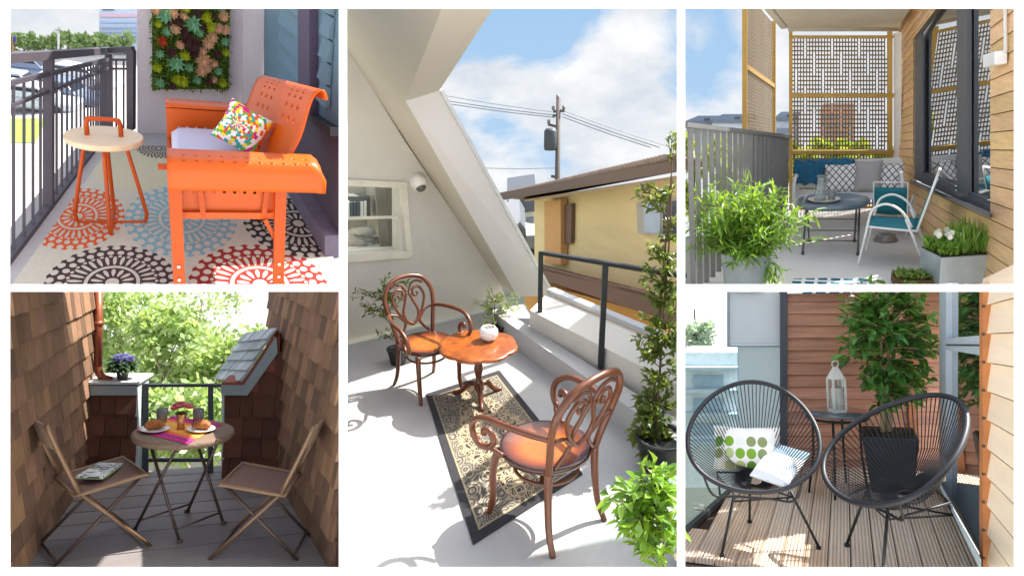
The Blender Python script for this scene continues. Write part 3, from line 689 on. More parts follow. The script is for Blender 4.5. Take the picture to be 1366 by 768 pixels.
ed = MB(); a, b = P.on(-12, 381), P.on(140, 178); ed.hexa([a + V((-.1, 0, -.03)), b + V((-.1, 0, -.03)), b + V((0, 0, -.03)), a + V((0, 0, -.03))], [a + V((-.1, 0, -.003)), b + V((-.1, 0, -.003)), b + V((0, 0, -.003)), a + V((0, 0, -.003))])
struct('floor_edge', ed, m_conc, P)
BW = floorline(183, 178, 352, 178)
w = MB(); w.prism([BW(x, y) for x, y in ((183, 178), (352, 178), (352, 4), (183, 4))], V((0, .2, 0)))
t = thing('stucco_wall', 'mauve stucco end wall carrying the succulent panel', 'wall', P, BW(183, 178)); obj('wall_face', w, m_stuc, t, place=True)
w = MB(); w.prism([BW(x, y, 0) + V((0, -.03, 0)) for x, y in ((323, 178), (353, 178), (353, 4), (323, 4))], V((0, .029, 0))); obj('pilaster', w, mat('pale_stucco', '#d6ccd0', rough=.9, var=.05, scale=5, bump=.4, bscale=50), t, place=True)
# right wall with blue shutters
RW = floorline(352, 182, 448, 335); rn = RW.n if RW.n.dot(P.eye() - RW.a) > 0 else -RW.n; sg = 1 if RW.n.dot(rn) > 0 else -1
rw = lambda x, y, o=0: RW(x, y, o * sg)
t = thing('shutter_wall', 'dark side wall with blue louvred shutters behind the orange bench', 'wall', P, P.on(400, 258))
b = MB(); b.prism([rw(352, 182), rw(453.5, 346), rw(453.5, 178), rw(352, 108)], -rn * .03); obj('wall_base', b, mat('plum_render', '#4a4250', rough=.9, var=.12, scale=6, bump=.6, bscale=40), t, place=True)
b = MB(); b.prism([rw(352, 182, .0), rw(453.5, 346, .0), rw(453.5, 314, .0), rw(352, 168, .0)], rn * .08); obj('kerb', b, mat('plum_kerb', '#6d6577', rough=.9, var=.15, scale=9, bump=.5, bscale=40), t, place=True)
b = MB(); b.prism([rw(352, 111, .0), rw(453.5, 182, .0), rw(453.5, 171, .0), rw(352, 106, .0)], rn * .05); obj('sill', b, mat('black_sill', '#1d1d26', rough=.6), t, place=True)
b = MB(); b.prism([rw(352, 2), rw(452, 2), rw(520, -14), rw(640, -30), rw(640, -420), rw(352, -300)], -rn * .03); obj('sun_block', b, mat('plum_sun_block', '#6d6478', rough=.9), t, place=True)  # out-of-view extension added above the shutters to keep the sun off the rug
m_shu = mat('shutter_blue', '#557282', rough=.55, var=.08, scale=3)
def shutter(xa, xb, xs0, xs1):
    b = MB(); yb = lambda x: 106 + (x - 352) * .645
    b.prism([rw(xa, yb(xa), 0), rw(xb, yb(xb), 0), rw(xb, 2, 0), rw(xa, 2, 0)], -rn * .006); s = obj('shutter', b, m_shu, t, place=True)
    l = MB(); n = 10
    for k in range(n):
        z0 = rw(xs0, yb(xs0)).z + .09 + k * .115; d0, d1 = rw(xs0, 100), rw(xs1, 100); d0.z = d1.z = z0
        l.hexa([d0 + rn * .004, d1 + rn * .004, d1 + rn * .035, d0 + rn * .035], [d0 + V((0, 0, .1)) + rn * .002, d1 + V((0, 0, .1)) + rn * .002, d1 + V((0, 0, .1)) + rn * .012, d0 + V((0, 0, .1)) + rn * .012])
    obj('louvre_panel', l, m_shu, s, place=True)
shutter(352, 409, 376, 407); shutter(425, 452.5, 431, 443)
b = MB(); b.prism([rw(409, 143), rw(425, 154), rw(425, 2), rw(409, 2)], rn * .05); obj('frame_post', b, mat('plum_paint', '#443a52', rough=.6), t, place=True)
# railing
m_rail = mat('rail_brown', '#4b454d', rough=.55, var=.12, scale=6, metal=.1)
RL = floorline(10, 350, 130, 193)
t = thing('railing', 'dark metal balcony railing with slim uprights beside the round side table', 'railing', P, P.on(66, 280))
def rail(x0, y0, x1, y1, w, h, W=RL): b = MB(); b.bar(W(x0, y0), W(x1, y1), w, h); return b
obj('top_rail', rail(4, 78, 148, 67.2, .045, .04), m_rail, t, place=True)
obj('middle_rail', rail(4, 113.5, 146, 79, .018, .022), m_rail, t, place=True)
obj('middle_rail', rail(4, 145, 146, 90.5, .016, .016), m_rail, t, place=True)
obj('bottom_rail', rail(4, 357, 134, 188, .04, .045), m_rail, t, place=True)
def post(W, x, y0, y1, w, nm='post'):
    a, c = W(x, y1), W(x, y0); b = MB(); b.bar(a, c, w, w, up=W.n); return obj(nm, b, m_rail, t, place=True)
pp = post(RL, 65, 76, 284, .042)
q = MB(); q.box(RL(65, 284) + V((.02, 0, .006)), (.16, .12, .012)); obj('base_plate', q, m_rail, pp, place=True)
post(RL, 145.5, 67, 176, .045)
ta, tb = RL.tz(8, 355)[0], RL.tz(140, 182)[0]
xs = [18, 32, 44, 54, 75.5, 82.5, 89.5, 96, 102, 107.5, 112.5, 117, 121, 124.5, 128, 131, 134, 136.5, 139, 141.5]
for x in xs:
    yt = 113.5 - (x - 4) * .243; yb = 357 - (x - 4) * 1.3; b = MB(); b.bar(RL(x, yt), RL(x, yb), .0115, up=(0, 1, 0)); obj('baluster', b, m_rail, t, place=True)
RB_ = Wall(P, RL(146, 170), BW(184, 170)); 
obj('top_rail', rail(146, 67.2, 178, 66, .05, .035, RB_), m_rail, t, place=True)
obj('middle_rail', rail(146, 80, 176, 80, .014, .014, RB_), m_rail, t, place=True); obj('middle_rail', rail(146, 92, 176, 92, .014, .014, RB_), m_rail, t, place=True)
post(RB_, 175, 67, 172, .045)
for x in (155, 165): b = MB(); b.bar(RB_(x, 80), RB_(x, 172), .012, up=(0, 1, 0)); obj('baluster', b, m_rail, t, place=True)

# ---- bench
m_or = mat('orange_enamel', '#c4530e', rough=.36, var=.1, scale=3, coat=.06, spec=.3)
m_or2 = mat('orange_enamel_leg', '#b8490c', rough=.42, var=.12, scale=5, spec=.3)
m_bolt = mat('bolt', '#d8cfc4', rough=.35, metal=.7)
y0 = P.on(300, 386).y; F0 = Wall(P, V((0, y0, 0)), V((1, y0, 0)))
xl, xr = F0(222, 205).x, F0(431, 205).x; za = P.up(P.on(300, 386), 206)
y1 = P.on(260, 134, za).y - .06
t = thing('glider_bench', 'orange pierced metal glider bench with broad rolled arms', 'bench', P, V(((xl + xr) / 2, (y0 + y1) / 2, 0)))
aw = .15; Wd = xr - xl
def arm(yy, s):                                # s: -1 rolls towards the viewer
    prof = [(-.6, -.015), (-.45, 0), (.35, 0), (.8, -.005), (1.02, -.03), (1.1, -.065), (1.09, -.125)]
    prof = smooth([(p[0], 0, p[1]) for p in prof], 3)
    def fn(u, v):
        k = v * (len(prof) - 1); i = min(int(k), len(prof) - 2); p = prof[i].lerp(prof[i + 1], k - i)
        x = xl + Wd * u; e = max(0, (u - .93) / .07); dz = -.09 * e ** 2 * (1 if v < .99 else 1)
        return V((x, yy + s * p.x * aw * .6, za + max(p.z + dz * (.6 if v > .6 else 1), -.128)))
    mb = MB(); perf(mb, fn, 26, 18, lambda i, j: i % 2 == 0 and 2 <= i <= 22 and j in (6, 9), .33); return obj('arm', mb, m_or, t, True, place=True, solid=.006, weld=True)
arm(y0, -1); arm(y1, 1)
zs = F0(300, 296).z; seat_z = za - .17
def side(yy):
    mb = MB(); fn = lambda u, v: V((xl + Wd * (.0 + .74 * u), yy, za - .02 + (zs - za + .02) * v))
    perf(mb, fn, 22, 14, lambda i, j: 2 <= i <= 19 and i % 2 == 0 and j in (4, 6, 8), .33); return mb
obj('side_panel', side(y0 + .07), m_or, t, place=True, solid=.005, weld=True)
obj('side_panel', side(y1 - .05), m_or, t, place=True, solid=.005, weld=True)
b = MB(); b.bar(V((xl, y0 + .06, zs + .01)), V((xl + Wd * .74, y0 + .06, zs + .01)), .03, .03); obj('panel_lip', b, m_or, t, place=True)
b = MB(); b.prism([V((xl, y0 + .07, seat_z)), V((xl, y1 - .05, seat_z)), V((xl + Wd * .76, y1 - .05, seat_z - .06)), V((xl + Wd * .76, y0 + .07, seat_z - .06))], V((0, 0, -.02))); b.box((xl + .006, (y0 + y1) / 2, (seat_z + zs) / 2), (.014, y1 - y0 - .13, seat_z - zs)); obj('seat', b, m_or, t, place=True)
# back
xb = F0(390, 197).x; pt_ = F0(425, 128)
prof = smooth([(xb - .06, 0, seat_z - .06), (xb, 0, za - .03), (xb + .045, 0, za + .08), (pt_.x - .02, 0, pt_.z - .05), (pt_.x + .005, 0, pt_.z), (pt_.x + .035, 0, pt_.z + .008), (pt_.x + .05, 0, pt_.z - .03)], 5)
F1 = Wall(P, V((0, y1 - .04, 0)), V((1, y1 - .04, 0))); dT = F1(346, 103) - pt_; dB = V((F1(312, 190).x - xb, 0, 0))
def bfn(u, v):
    k = v * (len(prof) - 1); i = min(int(k), len(prof) - 2); p = prof[i].lerp(prof[i + 1], k - i); tv = max(0, (p.z - prof[0].z) / (pt_.z - prof[0].z)); return V((p.x + u * (dB.x + (dT.x - dB.x) * tv), y0 + .06 + (y1 - y0 - .1) * u, p.z + u * dT.z * tv))
mb = MB(); perf(mb, bfn, 22, 30, lambda i, j: (3 <= i <= 8 or 13 <= i <= 18) and i % 2 == 1 and 11 <= j <= 19 and j % 2 == 1, .36); obj('backrest', mb, m_or, t, True, place=True, solid=.007, weld=True)
def leg(xp, yy, nm='leg'):
    x = F0(xp, 250).x; b = MB(); b.box((x, yy, (za - .03) / 2), (.048, .012, za - .03)); b.box((x - .02, yy + .012, (za - .03) / 2), (.008, .03, za - .03)); l = obj(nm, b, m_or2, t, place=True)
    q = MB()
    for z in (.06, .125): q.tube([V((x, yy - .006, z)), V((x, yy - .014, z))], .007, 8)
    obj('bolt', q, m_bolt, l, place=True)
leg(233.5, y0 + .005); leg(375, y0 + .005); leg(233.5, y1 - .01); leg(375, y1 - .01)
for xa, ya, xb_, yb_ in ((265, 236, 272, 295), (361, 236, 353, 297)):
    for yy, nm in ((y0 + .045, 'hanger_bar'), (y1 - .08, 'hanger_bar')):
        a, c = F0(xa, ya), F0(xb_, yb_); a.y = c.y = yy; b = MB(); b.bar(a, c, .022, .008, up=(0, 1, 0)); obj(nm, b, m_or2, t, place=True)
b = MB(); a, c = F0(355, 297), F0(372, 330); a.y = c.y = y0 + .03; b.bar(a, c, .018, .008, up=(0, 1, 0)); obj('brace', b, m_or2, t, place=True)
b = MB(); a = F0(216, 233); b.tube([a + V((-.015, .1, 0)), a + V((.05, .1, 0))], .014, 8); obj('knob', b, m_or2, t, place=True)
# cushion and pillow
def pillow(mb, w, h, th, n=15):
    sh = lambda u, v: (1 - abs(2 * u - 1) ** 3.2) ** .5 * (1 - abs(2 * v - 1) ** 3.2) ** .5
    for s in (1, -1):
        mb.grid(lambda u, v: V(((u - .5) * w * (1 - .09 * (1 - abs(2 * v - 1)) ** 1), s * th / 2 * sh(u, v), (v - .5) * h * (1 - .09 * (1 - abs(2 * u - 1))))) if s > 0 else V(((.5 - u) * w * (1 - .09 * (1 - abs(2 * v - 1))), s * th / 2 * sh(u, v), (v - .5) * h * (1 - .09 * (1 - abs(2 * u - 1))))), n, n)
b = MB(); cw = Wd * .62; b.box((0, 0, .045), (cw, y1 - y0 - .2, .09), bev=.03)
c = thing('seat_cushion', 'pale lavender cushion on the seat of the orange bench', 'cushion', P, V((xl + cw / 2 + .02, (y0 + y1) / 2, seat_z - .012)))
obj('cover', b, mat('lavender_cloth', '#b9b4cc', rough=.9, var=.05, scale=6, bump=.2, bscale=120, sheen=.3), c, True)
def suzani():
    m, nt, b, L = new_mat('suzani_print'); tc = N(nt, 'ShaderNodeTexCoord'); sp = N(nt, 'ShaderNodeSeparateXYZ'); L.new(tc.outputs['Object'], sp.inputs[0])
    dx = mathn(nt, 'ADD', sp.outputs[0], .03); r = mathn(nt, 'SQRT', mathn(nt, 'ADD', mathn(nt, 'POWER', dx, 2), mathn(nt, 'POWER', sp.outputs[2], 2)))
    th = mathn(nt, 'DIVIDE', mathn(nt, 'ARCTAN2', sp.outputs[2], dx), 2 * pi)
    ring = mathn(nt, 'FLOOR', mathn(nt, 'MULTIPLY', r, 85)); seg = mathn(nt, 'FLOOR', mathn(nt, 'MULTIPLY', mathn(nt, 'ADD', th, mathn(nt, 'MULTIPLY', ring, .021)), 30))
    w = N(nt, 'ShaderNodeTexWhiteNoise'); w.noise_dimensions = '2D'; cb = N(nt, 'ShaderNodeCombineXYZ'); L.new(ring, cb.inputs[0]); L.new(seg, cb.inputs[1]); L.new(cb.outputs[0], w.inputs['Vector'])
    rp = N(nt, 'ShaderNodeValToRGB'); rp.color_ramp.interpolation = 'CONSTANT'; e = rp.color_ramp.elements
    cs = ['#efe8dc', '#f4d21f', '#23a0a0', '#efe8dc', '#e2571a', '#cf1f7a', '#efe8dc', '#5fae3c', '#f4efe6']
    e[0].color = hexc(cs[0]); e[1].position = 1 / 9; e[1].color = hexc(cs[1])
    for i in range(2, 9): k = e.new(i / 9); k.color = hexc(cs[i])
    L.new(w.outputs[0], rp.inputs[0])
    edge = mathn(nt, 'GREATER_THAN', sp.outputs[0], .09)
    w2 = N(nt, 'ShaderNodeTexVoronoi', i_Scale=22); L.new(tc.outputs['Object'], w2.inputs['Vector'])
    r2 = N(nt, 'ShaderNodeValToRGB'); r2.color_ramp.interpolation = 'CONSTANT'; e = r2.color_ramp.elements; e[0].color = hexc('#e2661a'); e[1].position = .35; e[1].color = hexc('#a3195f'); k = e.new(.6); k.color = hexc('#3a2a20'); k = e.new(.75); k.color = hexc('#e9b21f')
    s2 = N(nt, 'ShaderNodeSeparateXYZ'); L.new(w2.outputs['Color'], s2.inputs[0]); L.new(s2.outputs[0], r2.inputs[0])
    L.new(mixc(nt, edge, rp.outputs[0], r2.outputs[0]), b.inputs['Base Color']); b.inputs['Roughness'].default_value = .9; return m
pc = P.pl(325, 196, V((0, (y0 + y1) / 2 - .06, 0)), V((0, 1, 0)))
c = thing('throw_pillow', 'colourful embroidered pillow leaning in the orange bench', 'pillow', P, V((pc.x, pc.y, seat_z + .10)), radians(-20), tilt=Matrix.Translation((0, 0, .085)) @ Matrix.Rotation(radians(24), 4, 'Y') @ Matrix.Rotation(radians(-26), 4, 'X'))
b = MB(); pillow(b, .215, .20, .12); obj('cover', b, suzani(), c, True)

# ---- rug with lace medallions
def medallion_group():
    g = bpy.data.node_groups.new('medallion', 'ShaderNodeTree')
    for nme in ('X', 'Y', 'CX', 'CY', 'RX', 'RY'): g.interface.new_socket(nme, in_out='INPUT', socket_type='NodeSocketFloat')
    g.interface.new_socket('Mask', in_out='OUTPUT', socket_type='NodeSocketFloat')
    i = g.nodes.new('NodeGroupInput'); o = g.nodes.new('NodeGroupOutput'); M_ = lambda *a, **k: mathn(g, *a, **k)
    dx = M_('DIVIDE', M_('SUBTRACT', i.outputs['X'], i.outputs['CX']), i.outputs['RX']); dy = M_('DIVIDE', M_('SUBTRACT', i.outputs['Y'], i.outputs['CY']), i.outputs['RY'])
    r = M_('SQRT', M_('ADD', M_('MULTIPLY', dx, dx), M_('MULTIPLY', dy, dy))); th = M_('DIVIDE', M_('ARCTAN2', dy, dx), 2 * pi)
    holes = None
    for n, rk, wr, wa, sh in ((30, .905, .055, .35, 0), (30, .765, .055, .34, .5), (30, .55, .115, .25, 0), (30, .665, .026, .22, .5), (14, .235, .09, .28, 0)):
        fr = M_('SUBTRACT', M_('FRACT', M_('ADD', M_('MULTIPLY', th, n), sh + 40)), .5)
        a = M_('DIVIDE', fr, wa); d = M_('DIVIDE', M_('SUBTRACT', r, rk), wr)
        h = M_('LESS_THAN', M_('ADD', M_('MULTIPLY', a, a), M_('MULTIPLY', d, d)), 1.0); holes = h if holes is None else M_('MAXIMUM', holes, h)
    gap = M_('LESS_THAN', M_('ABSOLUTE', M_('SUBTRACT', r, .385)), .028); holes = M_('MAXIMUM', holes, gap); holes = M_('MAXIMUM', holes, M_('LESS_THAN', r, .1))
    sc_ = M_('ADD', .975, M_('MULTIPLY', M_('ABSOLUTE', M_('SINE', M_('MULTIPLY', th, 30 * pi))), -.03))
    g.links.new(M_('MULTIPLY', M_('LESS_THAN', r, M_('ADD', sc_, .01)), M_('SUBTRACT', 1.0, holes)), o.inputs[0]); return g
def lace_rug(base):
    m, nt, b, L = new_mat('lace_rug'); g = medallion_group(); tc = N(nt, 'ShaderNodeTexCoord'); sp = N(nt, 'ShaderNodeSeparateXYZ'); L.new(tc.outputs['Object'], sp.inputs[0])
    out = hexc('#c0b7a6')
    for cx, cy, dx, dy, col in ((182, 228, 55, 27, '#c9bd95'), (150, 379, 88, 52, '#3f2427'), (347, 381, 92, 56, '#8e1b14'), (243, 293, 74, 45, '#7fa3ad'), (104, 291, 64, 40, '#cf521c'), (398, 300, 70, 40, '#221d22'), (212, 200, 30, 13, '#221d22'), (300, 215, 50, 26, '#8e1b14')):
        c = P.on(cx, cy); rx = abs(P.on(cx + dx, cy).x - c.x); ry = (P.on(cx, cy - dy).y - c.y) * .96; c = c - base
        n = nt.nodes.new('ShaderNodeGroup'); n.node_tree = g; L.new(sp.outputs[0], n.inputs['X']); L.new(sp.outputs[1], n.inputs['Y'])
        for k, v_ in (('CX', c.x), ('CY', c.y), ('RX', rx), ('RY', ry)): n.inputs[k].default_value = v_
        out = mixc(nt, n.outputs[0], out, hexc(col))
    nz = N(nt, 'ShaderNodeTexNoise', i_Scale=160, i_Detail=3); L.new(tc.outputs['Object'], nz.inputs[0]); out = mixc(nt, .3, out, nz.outputs[0], 'OVERLAY')
    L.new(out, b.inputs['Base Color']); b.inputs['Roughness'].default_value = .95
    bp = N(nt, 'ShaderNodeBump', i_Strength=.35, i_Distance=.004); L.new(nz.outputs[0], bp.inputs['Height']); L.new(bp.outputs[0], b.inputs['Normal']); return m
base = P.on(240, 300); base.z = .006
mb = MB(); mb.prism([P.on(x, y, .002) for x, y in ((14, 384), (453, 384), (440, 325), (352, 196), (148, 196))], V((0, 0, .008)))
tag(obj('rug', mb, lace_rug(base), P=P, base=base), 'cream rug with large lace medallions under the orange bench', 'rug')

# ---- side table
bs = P.on(150, 299); zt = P.up(bs, 181); Dt = (P.Ri.transposed() @ (bs - P.eye())).y; Rt = 43.5 * Dt / 900
t = thing('side_table', 'round side table with orange handle and bent orange legs', 'table', P, bs)
b = MB(); b.lathe([(0, zt - .03), (Rt * .97, zt - .03), (Rt, zt - .022), (Rt, zt - .006), (Rt * .985, zt), (0, zt)], 56, cap=False); obj('tabletop', b, mat('pale_wood', '#d6bd9d', rough=.5, var=.1, scale=4, stretch=(1, 12, 1)), t, bev=.002)
hd = MB(); hw_ = Rt * .42; hd.tube(smooth([(-hw_, 0, zt - .02), (-hw_, 0, zt + .045), (-hw_ * .93, 0, zt + .072), (-hw_ * .75, 0, zt + .08), (hw_ * .75, 0, zt + .08), (hw_ * .93, 0, zt + .072), (hw_, 0, zt + .045), (hw_, 0, zt - .02)], 4), .011, 8); obj('handle', hd, m_or2, t, True)
for a in (8, 98, 188, 278):
    a = radians(a - 8); d = V((cos(a), sin(a), 0)); l = MB(); rf = Rt * .93
    l.tube(smooth([d * Rt * .5 + V((0, 0, zt - .03)), d * rf * .97 + V((0, 0, .1)), d * rf + V((0, 0, .045)), d * rf * .93 + V((0, 0, .016)), d * rf * .75 + V((0, 0, .012)), V((0, 0, .012))], 5), .0095, 8); obj('leg', l, m_or2, t, True)

# ---- succulent panel on the wall
t = thing('succulent_panel', 'hanging panel of moss and succulents on the mauve stucco wall', 'living picture', P, BW(254, 117))
fo = V((0, -1, 0)); mo = MB()
c = [BW(x, y) for x, y in ((203, 117), (304, 117), (306, -6), (203, -6))]
mo.prism(c, fo * .05); obj('backing', mo, mat('moss', '#33471a', rough=1, var=.5, scale=25, bump=1, bscale=60), t, place=True)
pg = MB(); px = lambda x, y, o=.06: BW(x, y) + fo * o
for _ in range(2600):
    x, y = random.uniform(203, 305), random.uniform(-6, 117); pg.leaf(px(x, y, .05), V((rnd(), -1 + rnd(.4), rnd())), V((rnd(), -.3, 1)), random.uniform(.02, .05), .012)
obj('moss', pg, leafmat('moss_leaf', '#3b5a12', '#6f8a24', .2), t, place=True)
def rosette(x, y, R, mt, n=4, nm='succulent', W=.5):
    b = MB(); p0 = px(x, y, .055)
    for k in range(n):
        r = R * (1 - k / n * .75); m_ = 9 - k
        for i in range(m_):
            a = 2 * pi * (i + .5 * k) / m_ + rnd(.1); d = V((cos(a), -.35 - .5 * k / n * 1.6, sin(a))); b.leaf(p0 + fo * .012 * k, d, V((0, -1, 0)), r, r * W, -.12)
    obj(nm, b, mt, t, place=True)
m_s1 = leafmat('succulent_green', '#5f9a72', '#8fbc9a', .1); m_s2 = leafmat('succulent_pink', '#d09a78', '#e2b79a', .15); m_s3 = leafmat('succulent_dark', '#3a2226', '#5a3236', .1); m_s4 = leafmat('succulent_red', '#a3201c', '#c8402c', .1); m_s5 = leafmat('succulent_lime', '#98a618', '#c3c531', .2)
for x, y, R, mt in ((219, 18, 17, m_s1), (256, 30, 17, m_s1), (234, 82, 17, m_s1), (222, 40, 9, m_s1), (290, 92, 8, m_s1), (249, 52, 14, m_s3), (258, 58, 15, m_s3), (246, 42, 11, m_s3), (237, 28, 10, m_s3), (230, 16, 10, m_s2), (233, 36, 10, m_s2), (297, 20, 11, m_s2), (290, 36, 11, m_s2), (282, 48, 12, m_s2), (277, 56, 12, m_s2), (270, 78, 15, m_s2), (268, 92, 12, m_s2), (275, 88, 9, m_s2), (299, 38, 9, m_s2), (216, 53, 9, m_s4), (243, 106, 12, m_s5), (275, 22, 12, m_s5), (280, 34, 10, m_s5), (236, 104, 9, m_s5), (278, 105, 9, m_s3), (284, 104, 7, m_s2), (262, 14, 10, m_s3), (228, 68, 10, m_s3), (211, 30, 7, m_s5), (245, 20, 8, m_s2), (266, 42, 8, m_s1), (283, 20, 7, m_s3), (299, 54, 8, m_s1), (300, 68, 7, m_s5), (288, 70, 9, m_s3), (284, 82, 8, m_s2), (262, 104, 8, m_s1), (296, 108, 8, m_s5), (213, 70, 8, m_s1), (210, 88, 8, m_s5), (213, 108, 9, m_s1), (229, 112, 7, m_s3), (246, 72, 9, m_s5), (252, 88, 8, m_s1), (258, 70, 8, m_s3), (240, 58, 8, m_s2), (270, 34, 8, m_s3), (226, 28, 7, m_s3), (208, 12, 8, m_s2), (294, 8, 9, m_s1), (247, 10, 8, m_s5), (270, 66, 8, m_s2)):
    Dw = (P.Ri.transposed() @ (BW(x, y) - P.eye())).y; rosette(x, y, R * (.8 if R > 10 else .95) * Dw / 900, mt, 4, 'succulent', .55 if mt is not m_s1 else .36)

# ---- outside
st = MB(); g0, g1, g2, g3 = P.dep(-12, 352, 13), P.dep(190, 352, 13), P.dep(200, 67, 50), P.dep(-12, 67, 50); st.quad(g0, g1, g2, g3); sn = (g1 - g0).cross(g3 - g0).normalized()
G = lambda x, y, o=0: P.pl(x, y, g0 + sn * o, sn)
struct('street', st, mat('pale_asphalt', '#b5b0ae', rough=.9, var=.08, scale=.4), P)
for k, (pts, col) in enumerate((((( -12, 190), (48, 190), (62, 158), (-12, 158)), '#7f9a3c'), ((( -12, 108), (120, 108), (150, 96), (-12, 96)), '#dad8d6'))):
    b = MB(); b.quad(*[G(x, y, .02) for x, y in pts]); struct(('grass_verge', 'pavement')[k], b, mat(('verge', 'pale_sheet')[k], col, rough=.9, var=.15, scale=1.2), P)
lf_far = leafmat('far_leaf', '#88a266', '#c0d29c', .3)
def far_tree(P, x, yb, yt, rp, D, n, lm, label, group, L=.5, name='tree', tm=None):
    b0 = P.dep(x, yb, D); up = (P.dep(x, yt, D) - b0).length; R = rp * D / 900; t = thing(name, label, 'tree', P, b0, group=group)
    tr = MB(); H = up; tr.tube(smooth([b0 - V((0, 0, .5)), b0 + V((rnd(.1), 0, H * .4)), b0 + V((rnd(.2) * R, 0, H * .9))], 4), (max(.05, H * .022), .03), 6)
    cl = [b0 + V((rnd(R * .75), rnd(R * .6), H * (.32 + .6 * random.random()))) for _ in range(max(7, int(n / 90)))]
    for c in cl[:7]: k = b0 + V((0, 0, (c - b0).z * .7)); tr.tube([k, (k + c) / 2 + V((0, 0, .05 * R)), c], (.03 * R, .01 * R), 5)
    obj('trunk', tr, tm or m_stem, t, place=True); lv = MB()
    for _ in range(n):
        c = random.choice(cl); p = c + rv() * R * .42; p.z += rnd(R * .05); lv.card(p, rv(), rv(), L * random.uniform(.6, 1.3), L * .55)
    obj('crown', lv, lm, t, place=True); return t
for i, x in enumerate((14, 34, 52, 70, 90, 108, 126, 148, 166)): far_tree(P, x, 69, 49 + rnd(2), 13, 47 + rnd(1), 300, lf_far, 'pale green tree across the street, ' + ('first', 'second', 'third', 'fourth', 'fifth', 'sixth', 'seventh', 'eighth', 'last')[i] + ' from the left in the row', 'trees across the street', .42)
tw = thing('office_tower', 'tall pale glass office tower above the trees', 'building', P, P.dep(158, 66, 50))
b = MB(); b.prism([P.dep(x, y, 50) for x, y in ((132, 66), (183, 66), (183, 2), (132, 2))], V((0, 3, 0))); obj('wall', b, mat('tower_pale', '#cdd6e6', rough=.4), tw, place=True)
for k, y in enumerate((28, 35.5, 41, 46, 51)):
    b = MB(); b.prism([P.dep(x, yy, 49.9) for x, yy in ((132.5, y + 3), (183, y + 3), (183, y), (132.5, y))], V((0, .05, 0))); obj('window_band', b, mat('tower_band_%d' % k, '#a9b8d6' if k else '#b4c4e4', rough=.2), tw, place=True)
b = MB(); b.prism([P.dep(x, yy, 49.9) for x, yy in ((132.5, 23), (183, 23), (183, 19), (132.5, 19))], V((0, .05, 0))); obj('window_band', b, mat('tower_pink', '#e6bccb', rough=.3), tw, place=True)
b = MB(); b.prism([P.dep(x, yy, 49.9) for x, yy in ((136, 14), (152, 14), (152, 11.5), (136, 11.5))], V((0, .05, 0))); obj('lettering', b, mat('tower_sign', '#6a6fa0'), tw, place=True)
sgn = thing('roadside_sign', 'small red and blue roadside sign at the edge of the trees', 'sign', P, G(16, 80))
b = MB(); b.prism([P.dep(x, y, 40) for x, y in ((11, 57), (16, 57), (16, 51), (11, 51))], V((0, .2, 0))); obj('panel', b, mat('sign_red', '#c9435a'), sgn, place=True)
b = MB(); b.prism([P.dep(x, y, 40) for x, y in ((16.2, 57), (21, 57), (21, 49), (16.2, 49))], V((0, .2, 0))); obj('panel', b, mat('sign_blue', '#3d3a80'), sgn, place=True)
b = MB(); b.tube([P.dep(16, 80, 40), P.dep(16, 50, 40)], .1, 6); obj('post', b, m_stem, sgn, place=True)
lamp = thing('street_lamp', 'pale street lamp standing before the far trees', 'street lamp', P, G(78, 80))
b = MB(); b.tube([P.dep(78, 80, 42), P.dep(78, 40, 42)], .07, 6); obj('post', b, mat('lamp_grey', '#b9b9b9'), lamp, place=True)
b = MB(); b.bar(P.dep(74, 40, 42), P.dep(83, 39, 42), .22, .1); obj('lamp_head', b, mat('lamp_head', '#a9a9ab'), lamp, place=True)
def car(P, p, yaw, col, label, sc=1, M=None):
    t = thing('parked_car', label, 'car', P, p, yaw, 'cars on the street below', sc)
    b = MB(); b.box((0, 0, .55), (1.75, 4.3, .55), bev=.15); 
    b.hexa([(-.8, -1.1, .82), (.8, -1.1, .82), (.8, 1.7, .82), (-.8, 1.7, .82)], [(-.62, -.5, 1.4), (.62, -.5, 1.4), (.62, 1.2, 1.4), (-.62, 1.2, 1.4)]); obj('body', b, mat('car_' + col[1:], col, rough=.25, coat=.6), t, bev=.04)
    b = MB()
    for s in (-1, 1): b.quad((s * .725, -.85, .95), (s * .725, 1.45, .95), (s * .66, 1.15, 1.3), (s * .66, -.5, 1.3))
    b.quad((-.68, -1.0, .9), (.68, -1.0, .9), (.56, -.6, 1.33), (-.56, -.6, 1.33)); b.quad((-.68, 1.62, .9), (.68, 1.62, .9), (.56, 1.26, 1.33), (-.56, 1.26, 1.33))
    for i in range(len(b.v)): b.v[i] = V((b.v[i].x * 1.02, b.v[i].y * 1.01, b.v[i].z))
    obj('windows', b, mat('car_glass', '#20262c', rough=.1), t)
    for x in (-1, 1):
        for y in (-1, 1): q = MB(); q.tube([V((x * .7, y * 1.3, .32)), V((x * .9, y * 1.3, .32))], .32, 14); obj('wheel', q, mat('tyre', '#1a1a1b'), t)
for x, y, ya, col, lb in ((22, 128, 80, '#8a97ab', 'blue grey car parked beyond the railing, nearest the left edge'), (47, 148, 75, '#b9bec6', 'silver car just above the grass verge'), (84, 140, 70, '#6f7e98', 'dark blue car seen between the railing uprights'), (112, 118, 70, '#c9ccd2', 'white car farther up the pale street'), (38, 104, 85, '#5d6c86', 'navy car near the pavement by the trees')):
    car(P, G(x, y), radians(ya), col, lb, .8)
